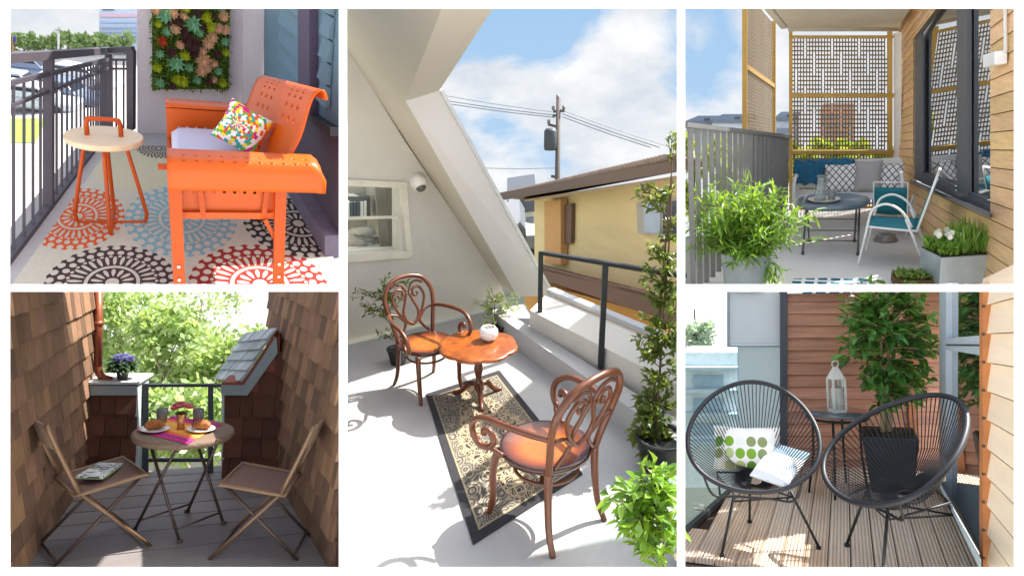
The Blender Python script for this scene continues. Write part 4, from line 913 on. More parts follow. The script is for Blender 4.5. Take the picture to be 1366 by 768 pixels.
# ================================================================ shingled balcony (bottom left opening)
P = P2
m_shg = mat('cedar_shingle', '#7c5d45', rough=.9, var=.3, scale=9, bump=.8, bscale=40, island=.45, tint=.010, stretch=(6, 6, .8))
def shingles(mb, W, t0, t1, z0, z1, ch=.2, s=1, ok=None):
    z = z0; r = 0
    while z < z1:
        t = t0 - random.random() * .15
        while t < t1:
            w = random.uniform(.55, 1.35) * ch * .95; a, c = max(t0, t), min(t1, t + w - .006); zz = z + rnd(.005); zt = min(z + ch * 1.15, z1 + .05)
            if c - a > .02 and (ok is None or ok((a + c) / 2, z + ch / 2)):
                q = lambda tt, zz_, o: W.at(tt, zz_, s * o)
                mb.hexa([q(a, zz, -.01), q(c, zz, -.01), q(c, zz + rnd(.008), .034), q(a, zz, .034)], [q(a, zt, -.01), q(c, zt, -.01), q(c, zt, .003), q(a, zt, .003)])
            t += w
        z += ch; r += 1
def facing(W): return 1 if W.n.dot(P.eye() - W.a) > 0 else -1
m_deck = mat('grey_deck', '#777170', rough=.6, var=.14, scale=5, stretch=(.6, 8, 1), island=.12, bump=.2, bscale=12)
fl = MB(); ys = [P.on(240, y).y for y in (800, 729, 703, 686, 671, 656, 643, 633, 624)]
for ya, yb in zip(ys, ys[1:]):
    xl_, xr_ = -3, 3
    L_ = lambda y: P.on(34, 750).lerp(P.on(108, 642), (y - P.on(34, 750).y) / (P.on(108, 642).y - P.on(34, 750).y)).x - .15
    R__ = lambda y: P.on(442, 752).lerp(P.on(374, 640), (y - P.on(442, 752).y) / (P.on(374, 640).y - P.on(442, 752).y)).x + .15
    fl.hexa([(L_(ya), ya + .007, -.03), (R__(ya), ya + .007, -.03), (R__(yb), yb - .007, -.03), (L_(yb), yb - .007, -.03)], [(L_(ya), ya + .007, 0), (R__(ya), ya + .007, 0), (R__(yb), yb - .007, 0), (L_(yb), yb - .007, 0)])
    
fl.quad(*[V((x, y, -.031)) for x, y in ((L_(ys[0]), ys[0]), (R__(ys[0]), ys[0]), (R__(ys[-1]), ys[-1]), (L_(ys[-1]), ys[-1]))])
struct('floor', fl, m_deck, P)
LWL = Wall(P, P.on(30, 756), P.on(112, 636)); RWL = Wall(P, P.on(372, 636), P.on(444, 756))
for W, xe, xn, nm, lb in ((LWL, 125, 3, 'left', 'tall cedar shingle wall on the side with the copper downpipe'), (RWL, 358, 453.5, 'right', 'tall cedar shingle wall on the side with the sloping roof end')):
    s = facing(W); mb = MB(); a, c = sorted((W.tz(xe, 450)[0], W.tz(xn, 620)[0])); zt = W.tz(250 + (1 if nm == 'right' else -1) * 115, 388)[1] + .5
    shingles(mb, W, a, c, 0, zt, .185, s, lambda q, z: 6 < P.pj(W.at(q, z))[0] < 453 and P.pj(W.at(q, z))[1] > 380); 
    t = thing('shingle_wall', lb, 'wall', P, W.a); obj('shingles', mb, m_shg, t, place=True)
    b = MB(); b.prism([W(x, y, -s * .012) for x, y in (((7, 770), (30, 758), (113, 636), (125, 520), (125, 386), (7, 386)) if nm == 'left' else ((453, 770), (444, 758), (371, 636), (358, 520), (358, 386), (453, 386)))], W.n * -s * .03); obj('sheathing', b, mat('sheathing', '#4a3222', rough=.9), t, place=True)
PW = Wall(P, P.on(112, 636), P.on(372, 636)); ps = facing(PW); pq = lambda x, y, o=0: PW(x, y, o * ps); bk = -PW.n * ps
m_trim = mat('grey_trim', '#7d8a8e', rough=.7, var=.08, scale=6); m_red = mat('red_trim', '#7d3f2c', rough=.7, var=.12); m_dshg = mat('red_shingle', '#583626', rough=.9, var=.2, scale=9, bump=.4, bscale=30, island=.3, stretch=(6, 6, .8))
t = thing('parapet', 'low shingled parapet with a grey cap carrying the violet pot', 'parapet', P, P.on(148, 636))
mb = MB(); x0, x1 = PW.tz(112, 600)[0], PW.tz(182, 600)[0]; zc = PW.tz(150, 512)[1]; shingles(mb, PW, x0, x1, 0, zc - .08, .19, ps); obj('shingles', mb, m_dshg, t, place=True)
b = MB(); b.prism([pq(x, y) for x, y in ((112, 636), (182.5, 636), (182.5, 514), (112, 514))], bk * .28); obj('core', b, m_trim, t, place=True)
b = MB(); b.prism([pq(x, y, .02) for x, y in ((112, 526), (184, 526), (184, 513), (112, 513))], ps * PW.n * .03); obj('fascia', b, m_trim, t, place=True)
b = MB(); b.prism([pq(x, y, .07) for x, y in ((110, 512.5), (185, 512.5), (185, 509.5), (110, 509.5))], bk * .42); obj('cap', b, mat('grey_cap', '#a9aeb0', rough=.6), t, place=True)
b = MB(); b.prism([pq(x, y, .01) for x, y in ((180.5, 634), (184, 634), (184, 513), (180.5, 513))], bk * .3); obj('corner_board', b, mat('pale_trim', '#aebabb', rough=.6), t, place=True)
t = thing('roof_end', 'sloping slate roof end rising to the cedar wall above a red shingled parapet', 'roof', P, P.on(335, 636))
mb = MB(); x0, x1 = PW.tz(298, 600)[0], PW.tz(372, 600)[0]
sl = lambda tt, z: z < (zc - .09 if tt < PW.tz(324, 600)[0] else zc - .09 + (tt - PW.tz(324, 600)[0]) * 1.35)
shingles(mb, PW, x0, x1, 0, zc + .6, .19, ps, sl); obj('shingles', mb, m_dshg, t, place=True)
b = MB(); b.prism([pq(x, y) for x, y in ((297.5, 636), (373, 636), (373, 445), (366, 455), (327, 514), (297.5, 514))], bk * .28); obj('core', b, m_red, t, place=True)
b = MB(); b.prism([pq(x, y, .02) for x, y in ((296, 526), (331, 526), (371, 470), (369, 448), (326, 513), (296, 513))], ps * PW.n * .03); obj('fascia', b, m_trim, t, place=True)
b = MB(); b.prism([pq(x, y, .035) for x, y in ((296, 514), (325, 514), (367, 451), (366, 445), (323, 509.5), (296, 509.5))], bk * .34 ); obj('edge_board', b, m_red, t, place=True)
b = MB(); b.prism([pq(x, y, .01) for x, y in ((295.5, 634), (299, 634), (299, 513), (295.5, 513))], bk * .3); obj('corner_board', b, mat('pale_trim', '#aebabb', rough=.6), t, place=True)
mb = MB(); e0, e1 = pq(324, 510, .05), pq(364, 447, .05); L_r = (e1 - e0); dirr = L_r.normalized(); far = P.dep(289, 506, (P.Ri.transposed() @ (e0 - P.eye())).y + 1.1) - e0; nn = dirr.cross(far).normalized(); nn = nn if nn.z > 0 else -nn
nc = 5
for i in range(nc):
    for k in range(5):
        a = e0 + L_r * (i / nc * 1.12) + far * (k / 5); b_ = e0 + L_r * ((i + 1.12) / nc * 1.12) + far * (k / 5); w_ = far * (1 / 5 - .012)
        j = nn * random.uniform(.0, .006); mb.hexa([a + nn * .012, b_ + nn * .0, b_ + w_ + nn * .0, a + w_ + nn * .012], [a + nn * .035 + j, b_ + nn * .012 + j, b_ + w_ + nn * .012 + j, a + w_ + nn * .035 + j])
obj('slates', mb, mat('slate', '#8d979d', rough=.6, var=.12, scale=6, island=.3), t, place=True)
# downpipe
m_cop = mat('copper', '#8a4a30', rough=.4, var=.15, metal=.4)
t = thing('downpipe', 'copper downpipe against the left shingle wall', 'downpipe', P, pq(131, 512, -.05))
b = MB(); q = lambda x, y: pq(x, y, -.06); r_ = .034
b.tube([q(131, 386), q(131, 488)], r_, 12); b.tube(smooth([q(131, 484), q(131.5, 494), q(134, 500), q(139, 504), q(149, 507)], 4), r_ * .95, 12); obj('pipe', b, m_cop, t, True, place=True)
b = MB(); b.tube([q(131, 428), q(131, 434)], r_ * 1.2, 12); obj('collar', b, m_cop, t, True, place=True)
# violet
pv = pq(163, 511.5, -.06); pv.z = pq(163, 510, .0).z
t = thing('african_violet', 'purple flowering violet in a dark pot on the grey parapet cap', 'potted plant', P, pv)
k = 1 * ((P.Ri.transposed() @ (pv - P.eye())).y) / 900
b = MB(); b.lathe([(5.5 * k, 0), (7.6 * k, 13 * k), (8.4 * k, 13.5 * k), (8.4 * k, 16 * k), (7 * k, 16 * k), (0, 15 * k)], 22, cap=False); obj('pot', b, mat('pot_dark', '#3a3836', rough=.5), t, True)
lv = MB()
for i in range(150):
    a = random.random() * 6.28; d = V((cos(a), sin(a), random.uniform(-.1, .75))); lv.leaf(V((0, 0, 17 * k)) + d * random.uniform(3, 9) * k, d, V((0, 0, 1)), random.uniform(9, 16) * k, 8 * k, .35)
obj('foliage', lv, leafmat('violet_leaf', '#26402c', '#46644a', .12), t)
fw = MB()
for i in range(90):
    a = random.random() * 6.28; r = 12 * k * sqrt(random.random()); c = V((r * cos(a), r * sin(a), (33 + rnd(4)) * k - r * .35))
    for j in range(5): a2 = j * 1.257; fw.leaf(c, V((cos(a2), sin(a2), .4 + rnd(.3))), V((0, 0, 1)), 3.2 * k, 3 * k, .1)
obj('blossom', fw, leafmat('violet_flower', '#4c3aa8', '#7566cf', .25), t)
# iron railing
m_iron = mat('iron_grey', '#2b3236', rough=.5, var=.1)
t = thing('iron_railing', 'dark iron railing across the gap between the two parapets', 'railing', P, pq(240, 636, -.1))
rz = -.12
for x in (194.5, 281):
    b = MB(); b.bar(pq(x, 512, rz), pq(x, 629, rz), .045, up=(0, 1, 0)); obj('post', b, m_iron, t, place=True)
b = MB(); b.bar(pq(183, 513.5, rz), pq(297, 513.5, rz), .05, .025); obj('top_rail', b, m_iron, t, place=True)
b = MB(); b.bar(pq(194, 613, rz), pq(281, 613, rz), .03, .03); obj('bottom_rail', b, m_iron, t, place=True)

# ---- table
bs = P.on(240, 703); Dt = (P.Ri.transposed() @ (bs - P.eye())).y; zt = P.up(bs, 574); Rt = 62 * Dt / 900; kk = Rt / .35
m_tub = mat('brown_tube', '#5c4c44', rough=.4, metal=.5, var=.1)
m_wick = mat('wicker', '#75604f', rough=.7, var=.3, scale=60, bump=.8, bscale=90)
t = thing('bistro_table', 'round folding wicker bistro table laid for breakfast', 'table', P, bs)
b = MB(); b.lathe([(0, zt - .02), (Rt * .93, zt - .05), (Rt * .98, zt - .045), (Rt, zt - .02), (Rt * .985, zt - .004), (Rt * .95, zt), (0, zt)], 56, cap=False); obj('tabletop', b, m_wick, t, True)
ft = {'L': V((-.30, .03, 0)), 'F': V((.0, -.27, 0)), 'R': V((.30, -.02, 0)), 'B': V((.05, .29, 0))}
tp = {'L': V((-.04, -.2, zt - .05)), 'F': V((-.24, .06, zt - .05)), 'R': V((.06, .2, zt - .05)), 'B': V((.24, -.06, zt - .05))}
for q in 'LFRB':
    b = MB(); b.tube([tp[q], ft[q]], .011, 8); b.tube([ft[q] + V((-.02, 0, .008)), ft[q] + V((.02, 0, .008))], .014, 8); obj('leg', b, m_tub, t, True)
for a, c in (('L', 'B'), ('F', 'R')):
    b = MB(); b.tube([ft[a].lerp(tp[a], .12), ft[c].lerp(tp[c], .12)], .008, 6); obj('stretcher', b, m_tub, t, True)
def onT(x, y, z=0): return P.on(x, y, zt + z)
def cloth_mat():
    m, nt, b, L = new_mat('striped_cloth'); uv = N(nt, 'ShaderNodeUVMap'); sp = N(nt, 'ShaderNodeSeparateXYZ'); L.new(uv.outputs[0], sp.inputs[0])
    r = N(nt, 'ShaderNodeValToRGB'); r.color_ramp.interpolation = 'CONSTANT'; e = r.color_ramp.elements
    cs = ((0, '#b3206e'), (.1, '#7d1f86'), (.15, '#c93a6a'), (.22, '#e0722c'), (.3, '#e8a84a'), (.68, '#e0722c'), (.76, '#c9305f'), (.84, '#7d1f86'), (.9, '#b3206e'))
    e[0].color = hexc(cs[0][1]); e[1].position = cs[1][0]; e[1].color = hexc(cs[1][1])
    for p, c in cs[2:]: k = e.new(p); k.color = hexc(c)
    L.new(sp.outputs[0], r.inputs[0]); L.new(r.outputs[0], b.inputs['Base Color']); b.inputs['Roughness'].default_value = .9; return m
mb = MB(); mb.uv = []; cs = [onT(x, y, .004) for x, y in ((181, 574), (250, 592), (297, 565), (232, 554))]
for j in range(11):
    for i in range(11): u, v = i / 10, j / 10; p = cs[0].lerp(cs[1], v).lerp(cs[3].lerp(cs[2], v), u); p.z += .002 * sin(u * 19) * sin(v * 13); mb.v.append(p); mb.uv.append((u, v))
for j in range(10):
    for i in range(10): k = j * 11 + i; mb.f.append((k, k + 1, k + 12, k + 11))
tag(obj('table_runner', mb, cloth_mat(), P=P, sm=True, base=onT(240, 572, .004)), 'pink and orange striped cloth on the round wicker table', 'cloth')
m_china = mat('china', '#dcd8d0', rough=.25, coat=.4, var=.03); m_crois = mat('pastry', '#b06a2a', rough=.6, var=.35, scale=30, bump=.5, col2='#7a3c12')
def croissant():
    b = MB(); n = 26; pts, rs = [], []
    for i in range(n + 1):
        u = i / n; a = pi * (.12 + .76 * u); pts.append(V((cos(a) * .055, sin(a) * .05 - .03, .03))); rs.append((.006 + .027 * sin(pi * u) ** .8) * (1 + .09 * (1 if i % 4 < 2 else -1)))
    b.tube(pts, rs, 12); return b
for i, (x, y, lb) in enumerate(((206, 574, 'left'), (268, 574, 'right'))):
    p = onT(x, y, .008); nb = 'beside the newspaper chair' if i == 0 else 'beside the empty chair'
    t = thing('plate', 'white plate under the croissant on the %s of the cloth' % lb, 'plate', P, p, group='plates on the bistro table'); b = MB(); b.lathe([(0, 0), (.06, 0), (.1, .016), (.1, .02), (.06, .006), (0, .005)], 36, cap=False); obj('plate', b, m_china, t, True)
    t = thing('croissant', 'golden croissant on the %s plate' % lb, 'croissant', P, p + V((0, 0, .004)), radians(10 - 30 * i), group='croissants on the plates', sc=1.15); obj('pastry', croissant(), m_crois, t, True)
m_glass = mat('tumbler_glass', '#e8eef0', rough=.05, var=0, trans=.85, spec=.5)
for x, lb in ((216, 'left'), (264, 'right')):
    p = onT(x, 563, .0); t = thing('tumbler', 'clear water glass standing %s of the pink flowers' % lb, 'glass', P, p, group='glasses on the bistro table')
    b = MB(); b.lathe([(0, .0), (.034, 0), (.042, .105), (.0395, .105), (.032, .01), (0, .01)], 24, cap=False); obj('glass', b, m_glass, t, True)
    b = MB(); b.lathe([(0, .011), (.0315, .011), (.0385, .085), (0, .085)], 20, cap=False); obj('water', b, mat('water_drink', '#e6ecec', rough=.02, trans=.95, ior=1.33, var=0), t, True)
p = onT(241, 572, .004); t = thing('flower_vase', 'small copper vase of pink roses in the middle of the bistro table', 'flowers', P, p)
b = MB(); b.lathe([(.0, 0), (.028, 0), (.026, .05), (.036, .115), (.033, .115), (.0, .1)], 20, cap=False); obj('vase', b, mat('vase_copper', '#c58a5a', rough=.3, metal=.5), t, True)
m_rose = leafmat('rose', '#d23a70', '#f08aa6', .25); lv = MB()
for x, y, z in ((-.05, -.01, .15), (-.015, -.03, .165), (.02, -.02, .17), (.055, 0, .15), (0, .03, .175), (-.035, .03, .165), (.035, .035, .16)):
    b = MB()
    for k in range(4):
        for j in range(6): a = j * 1.05 + k * .5; b.leaf(V((x, y, z)), V((cos(a), sin(a), .3 + k * .6)), V((0, 0, 1)), .042 - .005 * k, .038, .1)
    obj('rose', b, m_rose, t)
for i in range(26): a = random.random() * 6.28; lv.leaf(V((0, 0, .11)), V((cos(a), sin(a), .5 + rnd(.4))), V((0, 0, 1)), .05, .024, .3)
obj('foliage', lv, lf_dark, t)

# ---- folding chairs
m_tan = mat('tan_frame', '#80644c', rough=.4, var=.12, metal=.3); m_sling = mat('sling_fabric', '#755b50', rough=.9, var=.12, scale=60, bump=.4, bscale=150)
def fold_chair(label, loc, yaw, sc):
    t = thing('folding_chair', label, 'chair', P, loc, yaw, 'folding chairs at the bistro table', sc)
    w = .21
    for s in (-1, 1):
        b = MB(); b.tube(smooth([(s * w, .33, .88), (s * w, .26, .70), (s * w, .15, .44)], 3), .014, 8); b.tube([(s * w, .15, .44), (s * w, -.27, 0)], .012, 8); obj('upright', b, m_tan, t, True)
        b = MB(); b.tube([(s * (w - .03), -.21, .47), (s * (w - .03), .27, 0)], .011, 8); obj('leg', b, m_tub, t, True)
    b = MB(); fr = smooth([(-w, .17, .425), (-w, -.19, .475), (-w + .03, -.225, .475), (w - .03, -.225, .475), (w, -.19, .475), (w, .17, .425)], 4); b.tube(fr, .013, 8); b.tube([(-w, .17, .425), (w, .17, .425)], .011, 8); obj('seat_frame', b, m_tan, t, True)
    b = MB(); b.grid(lambda u, v: V(((u - .5) * 2 * (w - .005), .17 - .385 * v, .428 + .05 * v - .012 * sin(pi * u) * sin(pi * v))), 8, 8); obj('seat', b, m_sling, t, True, solid=.006)
    b = MB(); b.grid(lambda u, v: V(((u - .5) * 2 * w, .27 + .055 * v + .02 * sin(pi * u), .72 + .15 * v)), 9, 5); obj('backrest', b, mat('back_slat', '#a8937f', rough=.7, var=.15, scale=20), t, True, solid=.014)
    b = MB(); b.tube([(-w, -.24, .03), (w, -.24, .03)], .009, 6); obj('stretcher', b, m_tub, t, True); b = MB(); b.tube([(-w + .03, .24, .03), (w - .03, .24, .03)], .009, 6); obj('stretcher', b, m_tub, t, True); return t
cl = P.on(124, 728); cr = P.on(351, 728)
c1 = fold_chair('brown folding chair with a newspaper on its seat', cl, radians(112), 1.08)
c2 = fold_chair('empty brown folding chair by the right shingle wall', cr, radians(-112), 1.08)
def news_mat():
    m, nt, b, L = new_mat('newsprint'); tc = N(nt, 'ShaderNodeTexCoord'); mp = N(nt, 'ShaderNodeMapping'); mp.inputs['Scale'].default_value = (14, 90, 1); L.new(tc.outputs['Object'], mp.inputs[0])
    v = N(nt, 'ShaderNodeTexNoise', i_Scale=1, i_Detail=3); L.new(mp.outputs[0], v.inputs[0]); f = mathn(nt, 'GREATER_THAN', v.outputs[0], .54)
    L.new(mixc(nt, f, hexc('#cfd3cf'), hexc('#59605f')), b.inputs['Base Color']); b.inputs['Roughness'].default_value = .9; return m
sp_ = P.M.inverted() @ (c1.matrix_world @ V((.02, -.03, .475)))
tl = Matrix.Rotation(radians(-7.5), 4, 'X')
t = thing('newspaper', 'folded newspaper lying on the left folding chair', 'newspaper', P, sp_, radians(-20), tilt=Matrix.Identity(4))
b = MB(); b.box((0, 0, .008), (.17, .30, .014), bev=.004); obj('front_page', b, news_mat(), t)
b = MB(); b.box((.004, -.004, .0005), (.175, .305, .003)); obj('back_page', b, mat('magazine_green', '#8fa06a', var=.2, scale=14), t)
t = thing('spectacles', 'dark rimmed spectacles lying on the newspaper', 'glasses', P, sp_ + V((0, 0, .022)), radians(-35))
for s in (-1, 1):
    b = MB(); b.tube([(s * .035 + .028 * cos(a), .02 * sin(a), .006) for a in [2 * pi * i / 16 for i in range(16)]], .003, 6, closed=True); b.tube(smooth([(s * .064, .005, .008), (s * .062, .07, .008), (s * .03, .12, .006)], 4), .0022, 6); obj('rim', b, m_blk, t, True)
b = MB(); b.tube([(-.01, .006, .008), (.01, .006, .008)], .002, 6); obj('bridge', b, m_blk, t)
# ---- trees beyond
lf_sun = leafmat('sunlit_leaf', '#6c8f4a', '#d3dfb4', .5); m_bark = mat('pale_bark', '#a59c8c', rough=.9, var=.3, scale=4)
for x, yb, yt, r, D, n, lb in ((160, 600, 372, 45, 20, 1500, 'tall light green tree behind the violet pot'), (214, 610, 400, 45, 17, 1300, 'bushy bright green tree behind the bistro table'), (248, 620, 376, 60, 24, 1700, 'big pale trunked tree straight beyond the iron railing'), (300, 610, 425, 48, 18, 1500, 'bright green tree left of the sloping roof end'), (270, 640, 515, 50, 13, 900, 'low bright bush below the iron railing'), (205, 640, 520, 45, 13.5, 800, 'low green bush left of the pale tree trunk'), (335, 600, 440, 32, 23, 800, 'thin pale green tree beside the slate roof end')):
    far_tree(P, x, yb, yt, r, D, int(n * 2.2), lf_sun, lb, 'trees below the shingled balcony', .2, 'garden_tree', m_bark)
# ================================================================ balcony with the pierced screens (top right opening)
P = P4
dpt = lambda p: (P.Ri.transposed() @ (p - P.eye())).y
fl = MB(); fl.quad(*[P.on(x, y) for x, y in ((930, 385), (1312, 385), (1198, 274), (1050, 279))]); struct('floor', fl, mat('grey_floor', '#d0cdc8', rough=.6, var=.06, scale=2), P)
# railing
m_slat = mat('grey_slat', '#807f7d', rough=.55, var=.12, scale=7, bump=.1)
RL4 = Wall(P, P.on(938, 380), P.on(1051, 284)); sg = 1 if RL4.n.dot(P.eye() - RL4.a) > 0 else -1
t = thing('slat_railing', 'grey railing of flat upright slats beside the bushy potted plant', 'railing', P, P.on(938, 380))
ta, tb = RL4.tz(922, 250)[0], RL4.tz(1049, 240)[0]; n = 20
ytop = lambda x: 167 + (x - 915) * .115
for i in range(n):
    tt = ta + (tb - ta) * i / (n - 1); p = RL4.at(tt, 0); x = P.pj(p + V((0, 0, .5)))[0]; z = RL4.tz(x, ytop(x))[1]; b = MB()
    z0 = max(0, RL4.tz(x, 386)[1]); b.box(RL4.at(tt, (z + z0) / 2), (.038, .02, z - z0), Matrix.Rotation(math.atan2(RL4.d.y, RL4.d.x) - radians(62), 3, 'Z')); obj('slat', b, m_slat, t, place=True)
b = MB(); b.bar(RL4(911, 166.6), RL4(1052, 182.5), .07, .035); obj('top_rail', b, mat('rail_grey', '#6f7072', rough=.5), t, place=True)
b = MB(); b.bar(RL4(1003, 300) * 1, RL4(1003, 300) * 1 + RL4.d * .01, .01); 
b = MB(); b.prism([RL4.at(RL4.tz(1002, 250)[0], .1, -.05 * sg), RL4.at(tb, .1, -.05 * sg), RL4.at(tb, RL4.tz(1049, 184)[1], -.05 * sg), RL4.at(RL4.tz(1002, 250)[0], RL4.tz(1002, 180)[1], -.05 * sg)], RL4.n * sg * -.02); obj('infill_panel', b, mat('infill', '#7d7a76', rough=.5, var=.1, scale=3), t, place=True)
# pierced screens
m_gold = mat('gold_frame', '#a8863f', rough=.45, metal=.35, var=.12, scale=6); m_prc = mat('pierced_bronze', '#6d5a3a', rough=.5, metal=.3, var=.08)
def lattice(mb, Pf, nc, nr, seed=3):
    """sheet of slots: columns of small square holes, some run together into tall slots"""
    rg = random.Random(seed); w = 1 / nc; h = 1 / nr; ws, hs = w * .40, h * .34
    q = lambda u0, v0, u1, v1: mb.quad(Pf(u0, v0), Pf(u1, v0), Pf(u1, v1), Pf(u0, v1))
    for c in range(nc + 1): q(max(0, c * w - ws / 2), 0, min(1, c * w + ws / 2), 1)
    for c in range(nc):
        for r in range(nr + 1):
            if c % 3 == 1 and ((r + (c // 3 % 3) * 4) % 12) in (1, 2, 3, 4, 5): continue
            q(c * w + ws / 2, max(0, r * h - hs / 2), (c + 1) * w - ws / 2, min(1, r * h + hs / 2))
SW = Wall(P, P.on(1055, 279), P.on(1192, 276))
t = thing('screen', 'large pierced bronze screen in a gold frame behind the white bench', 'screen', P, P.on(1123, 277))
bil = lambda W, c: (lambda u, v: W(*[(c[0][k] * (1 - u) + c[1][k] * u) * (1 - v) + (c[3][k] * (1 - u) + c[2][k] * u) * v for k in (0, 1)]))
for y0, y1, nr in ((51, 125, 19), (130, 200, 18), (206, 277, 18)):
    b = MB(); lattice(b, bil(SW, ((1056, y1), (1188, y1), (1188, y0), (1056, y0))), 33, int(nr * .72), y0); obj('pierced_panel', b, m_prc, t, place=True, solid=.006)
for y, hh in ((49.5, .03), (127.5, .045), (203, .04), (277.5, .05)): b = MB(); b.bar(SW(1054, y), SW(1192, y), .06, hh); obj('rail', b, m_gold, t, place=True)
for x, w_ in ((1055, .035), (1187, .05)): b = MB(); b.bar(SW(x, 42), SW(x, 280), w_, .05, up=(0, 1, 0)); obj('post', b, m_gold, t, place=True)
b = MB(); b.bar(SW(1194.5, 44, .0) + V((.02, .03, 0)), SW(1194.5, 277) + V((.02, .03, 0)), .07, .07, up=(0, 1, 0)); tag(obj('white_post', b, mat('post_white', '#e3e3e0', rough=.6), P=P), 'white post between the gold framed screen and the wooden wall', 'post')
sa, sb = P.dep(993, 176, 7.4), P.dep(1034, 181, 9.2); S2 = Wall(P, sa, sb)
t = thing('screen', 'narrow pierced screen beyond the slat railing seen at an angle', 'screen', P, sa)
for c in (((995, 178), (1031, 180), (1031, 117), (995, 91)), ((995, 88), (1031, 114), (1031, 32), (995, -12))):
    b = MB(); lattice(b, bil(S2, c), 24, 18); obj('pierced_panel', b, m_prc, t, place=True, solid=.006)
b = MB(); b.bar(S2(994, 89), S2(1033, 116), .04, .05); obj('rail', b, m_gold, t, place=True)
for x, y0, y1 in ((993.5, 4, 180), (1032, 28, 183)): b = MB(); b.bar(S2(x, y0), S2(x, y1), .05, .035, up=(0, 1, 0)); obj('post', b, m_gold, t, place=True)
# ceiling slab
Df = dpt(SW(1123, 60)); b = MB(); lo = [P.dep(1026, 4, Df - 1.3), P.dep(1219, 4, Df - 1.3), P.dep(1198, 38, Df + .05), P.dep(1053, 38, Df + .05)]
b.prism(lo, V((0, 0, .25))); b.prism([P.dep(1051, 42, Df + .02), P.dep(1199, 42, Df + .02), P.dep(1199, 37, Df + .02), P.dep(1051, 37, Df + .02)], V((0, .12, 0)))
b.prism([lo[0] + V((-.02, 0, .001)), P.dep(1026, -2, Df - 1.3), P.dep(1052, 34, Df + .02), lo[3] + V((-.02, 0, 0))], V((-.06, 0, 0)))
o = tag(obj('balcony_slab', b, mat('slab_concrete', '#c6bfb4', rough=.85, var=.07, scale=3, bump=.2, bscale=30), P=P), 'concrete slab of the balcony above the gold framed screen', 'ceiling slab')
# wooden wall with the window
m_pine = mat('pine_board', '#e2bd8a', rough=.6, var=.16, scale=3, stretch=(1.5, 1.5, 14), island=.1, tint=.01, bump=.08, bscale=20)
W4 = Wall(P, P.on(1195, 274), P.on(1308, 379)); s4 = 1 if W4.n.dot(P.eye() - W4.a) > 0 else -1
w4 = lambda x, y, o=0: W4(x, y, o * s4); vy = lambda x, k: 197 + k * (x - 1112) / 244
sill = lambda x: 239 + (x - 1216) * .44; topl = lambda x: 47 - (x - 1222) * 1.3
t = thing('wooden_wall', 'pale pine board wall with a large grey window', 'wall', P, P.on(1250, 325)); b = MB()
def brd(xa, xb, ka, kb, cut=None, cutl=None):
    ya, yb = [vy(x, ka) for x in (xa, xb)], [vy(x, kb) for x in (xa, xb)]
    if cut: ya = [max(y, cut(x)) for x, y in zip((xa, xb), ya)]
    if cutl: yb = [min(y, cutl(x)) for x, y in zip((xa, xb), yb)]
    if yb[0] - ya[0] < .8 and yb[1] - ya[1] < .8: return
    yb = [max(p, q + .3) for p, q in zip(yb, ya)]
    b.hexa([w4(xa, yb[0], -.02), w4(xb, yb[1], -.02), w4(xb, yb[1], .022), w4(xa, yb[0], .022)], [w4(xa, ya[0], -.02), w4(xb, ya[1], -.02), w4(xb, ya[1], .012), w4(xa, ya[0], .012)])
k = -591
while k < 300:
    k1 = k + 27; e_ = 1.3
    brd(1198, 1218, k + e_, k1); brd(1321, 1358, k + e_, k1)
    for xa, xb in ((1218, 1252), (1252, 1286), (1286, 1321)):
        if vy(xb, k1) > sill(xb): brd(xa, xb, k + e_, k1, sill)
        if xa == 1218 and vy(xa, k) < topl(xa): brd(1218, 1250, k + e_, k1, None, topl)
    k = k1
obj('boards', b, m_pine, t, place=True)
b = MB(); 
b.prism([w4(1321, -5, -.02), w4(1358, -5, -.02), w4(1358, 430, -.02), w4(1321, 400, -.02)], W4.n * s4 * -.03); b.prism([w4(1198, 30, -.02), w4(1218, -5, -.02), w4(1218, 300, -.02), w4(1198, 281, -.02)], W4.n * s4 * -.03); b.prism([w4(1218, 243, -.02), w4(1321, 288, -.02), w4(1321, 398, -.02), w4(1218, 300, -.02)], W4.n * s4 * -.03)
obj('backing', b, mat('backing_dark', '#5d4630', rough=.9), t, place=True)
m_gf = mat('window_grey', '#54575b', rough=.45, var=.06); m_refl, ntr, br_, Lr = new_mat('window_glass'); br_.inputs['Base Color'].default_value = hexc('#23272b'); br_.inputs['Roughness'].default_value = .03
gl = N(ntr, 'ShaderNodeBsdfGlossy', i_Roughness=.02); gl.inputs[0].default_value = hexc('#f2f5f6'); mx_ = N(ntr, 'ShaderNodeMixShader'); mx_.inputs[0].default_value = .62; Lr.new(br_.outputs[0], mx_.inputs[1]); Lr.new(gl.outputs[0], mx_.inputs[2]); Lr.new(mx_.outputs[0], ntr.nodes['Material Output'].inputs[0])
wf = MB()
def wb(x0, y0, x1, y1, x2, y2, x3, y3, o=.0, d=.06): wf.prism([w4(x0, y0, o), w4(x1, y1, o), w4(x2, y2, o), w4(x3, y3, o)], W4.n * s4 * -d)
wb(1219, 239, 1229, 243, 1229, 44, 1219, 51, .012, .02); wb(1229, 234, 1320, 274, 1320, 284, 1229, 244, .01, .03); wb(1276, 262, 1290, 268, 1290, 0, 1276, 0, .008, .03); wb(1219, 51, 1229, 44, 1258, 2, 1248, 2, .012, .02); wb(1229, 229, 1276, 249, 1276, 257, 1229, 236, -.005, .05); wb(1290, 255, 1320, 268, 1320, 277, 1290, 264, -.005, .05)
wo = obj('window', wf, m_gf, t, place=True)
b = MB(); b.quad(*[w4(x, y, -.03) for x, y in ((1228, 236), (1277, 260), (1277, 0), (1254, 0), (1228, 46))]); obj('pane', b, m_refl, wo, place=True)
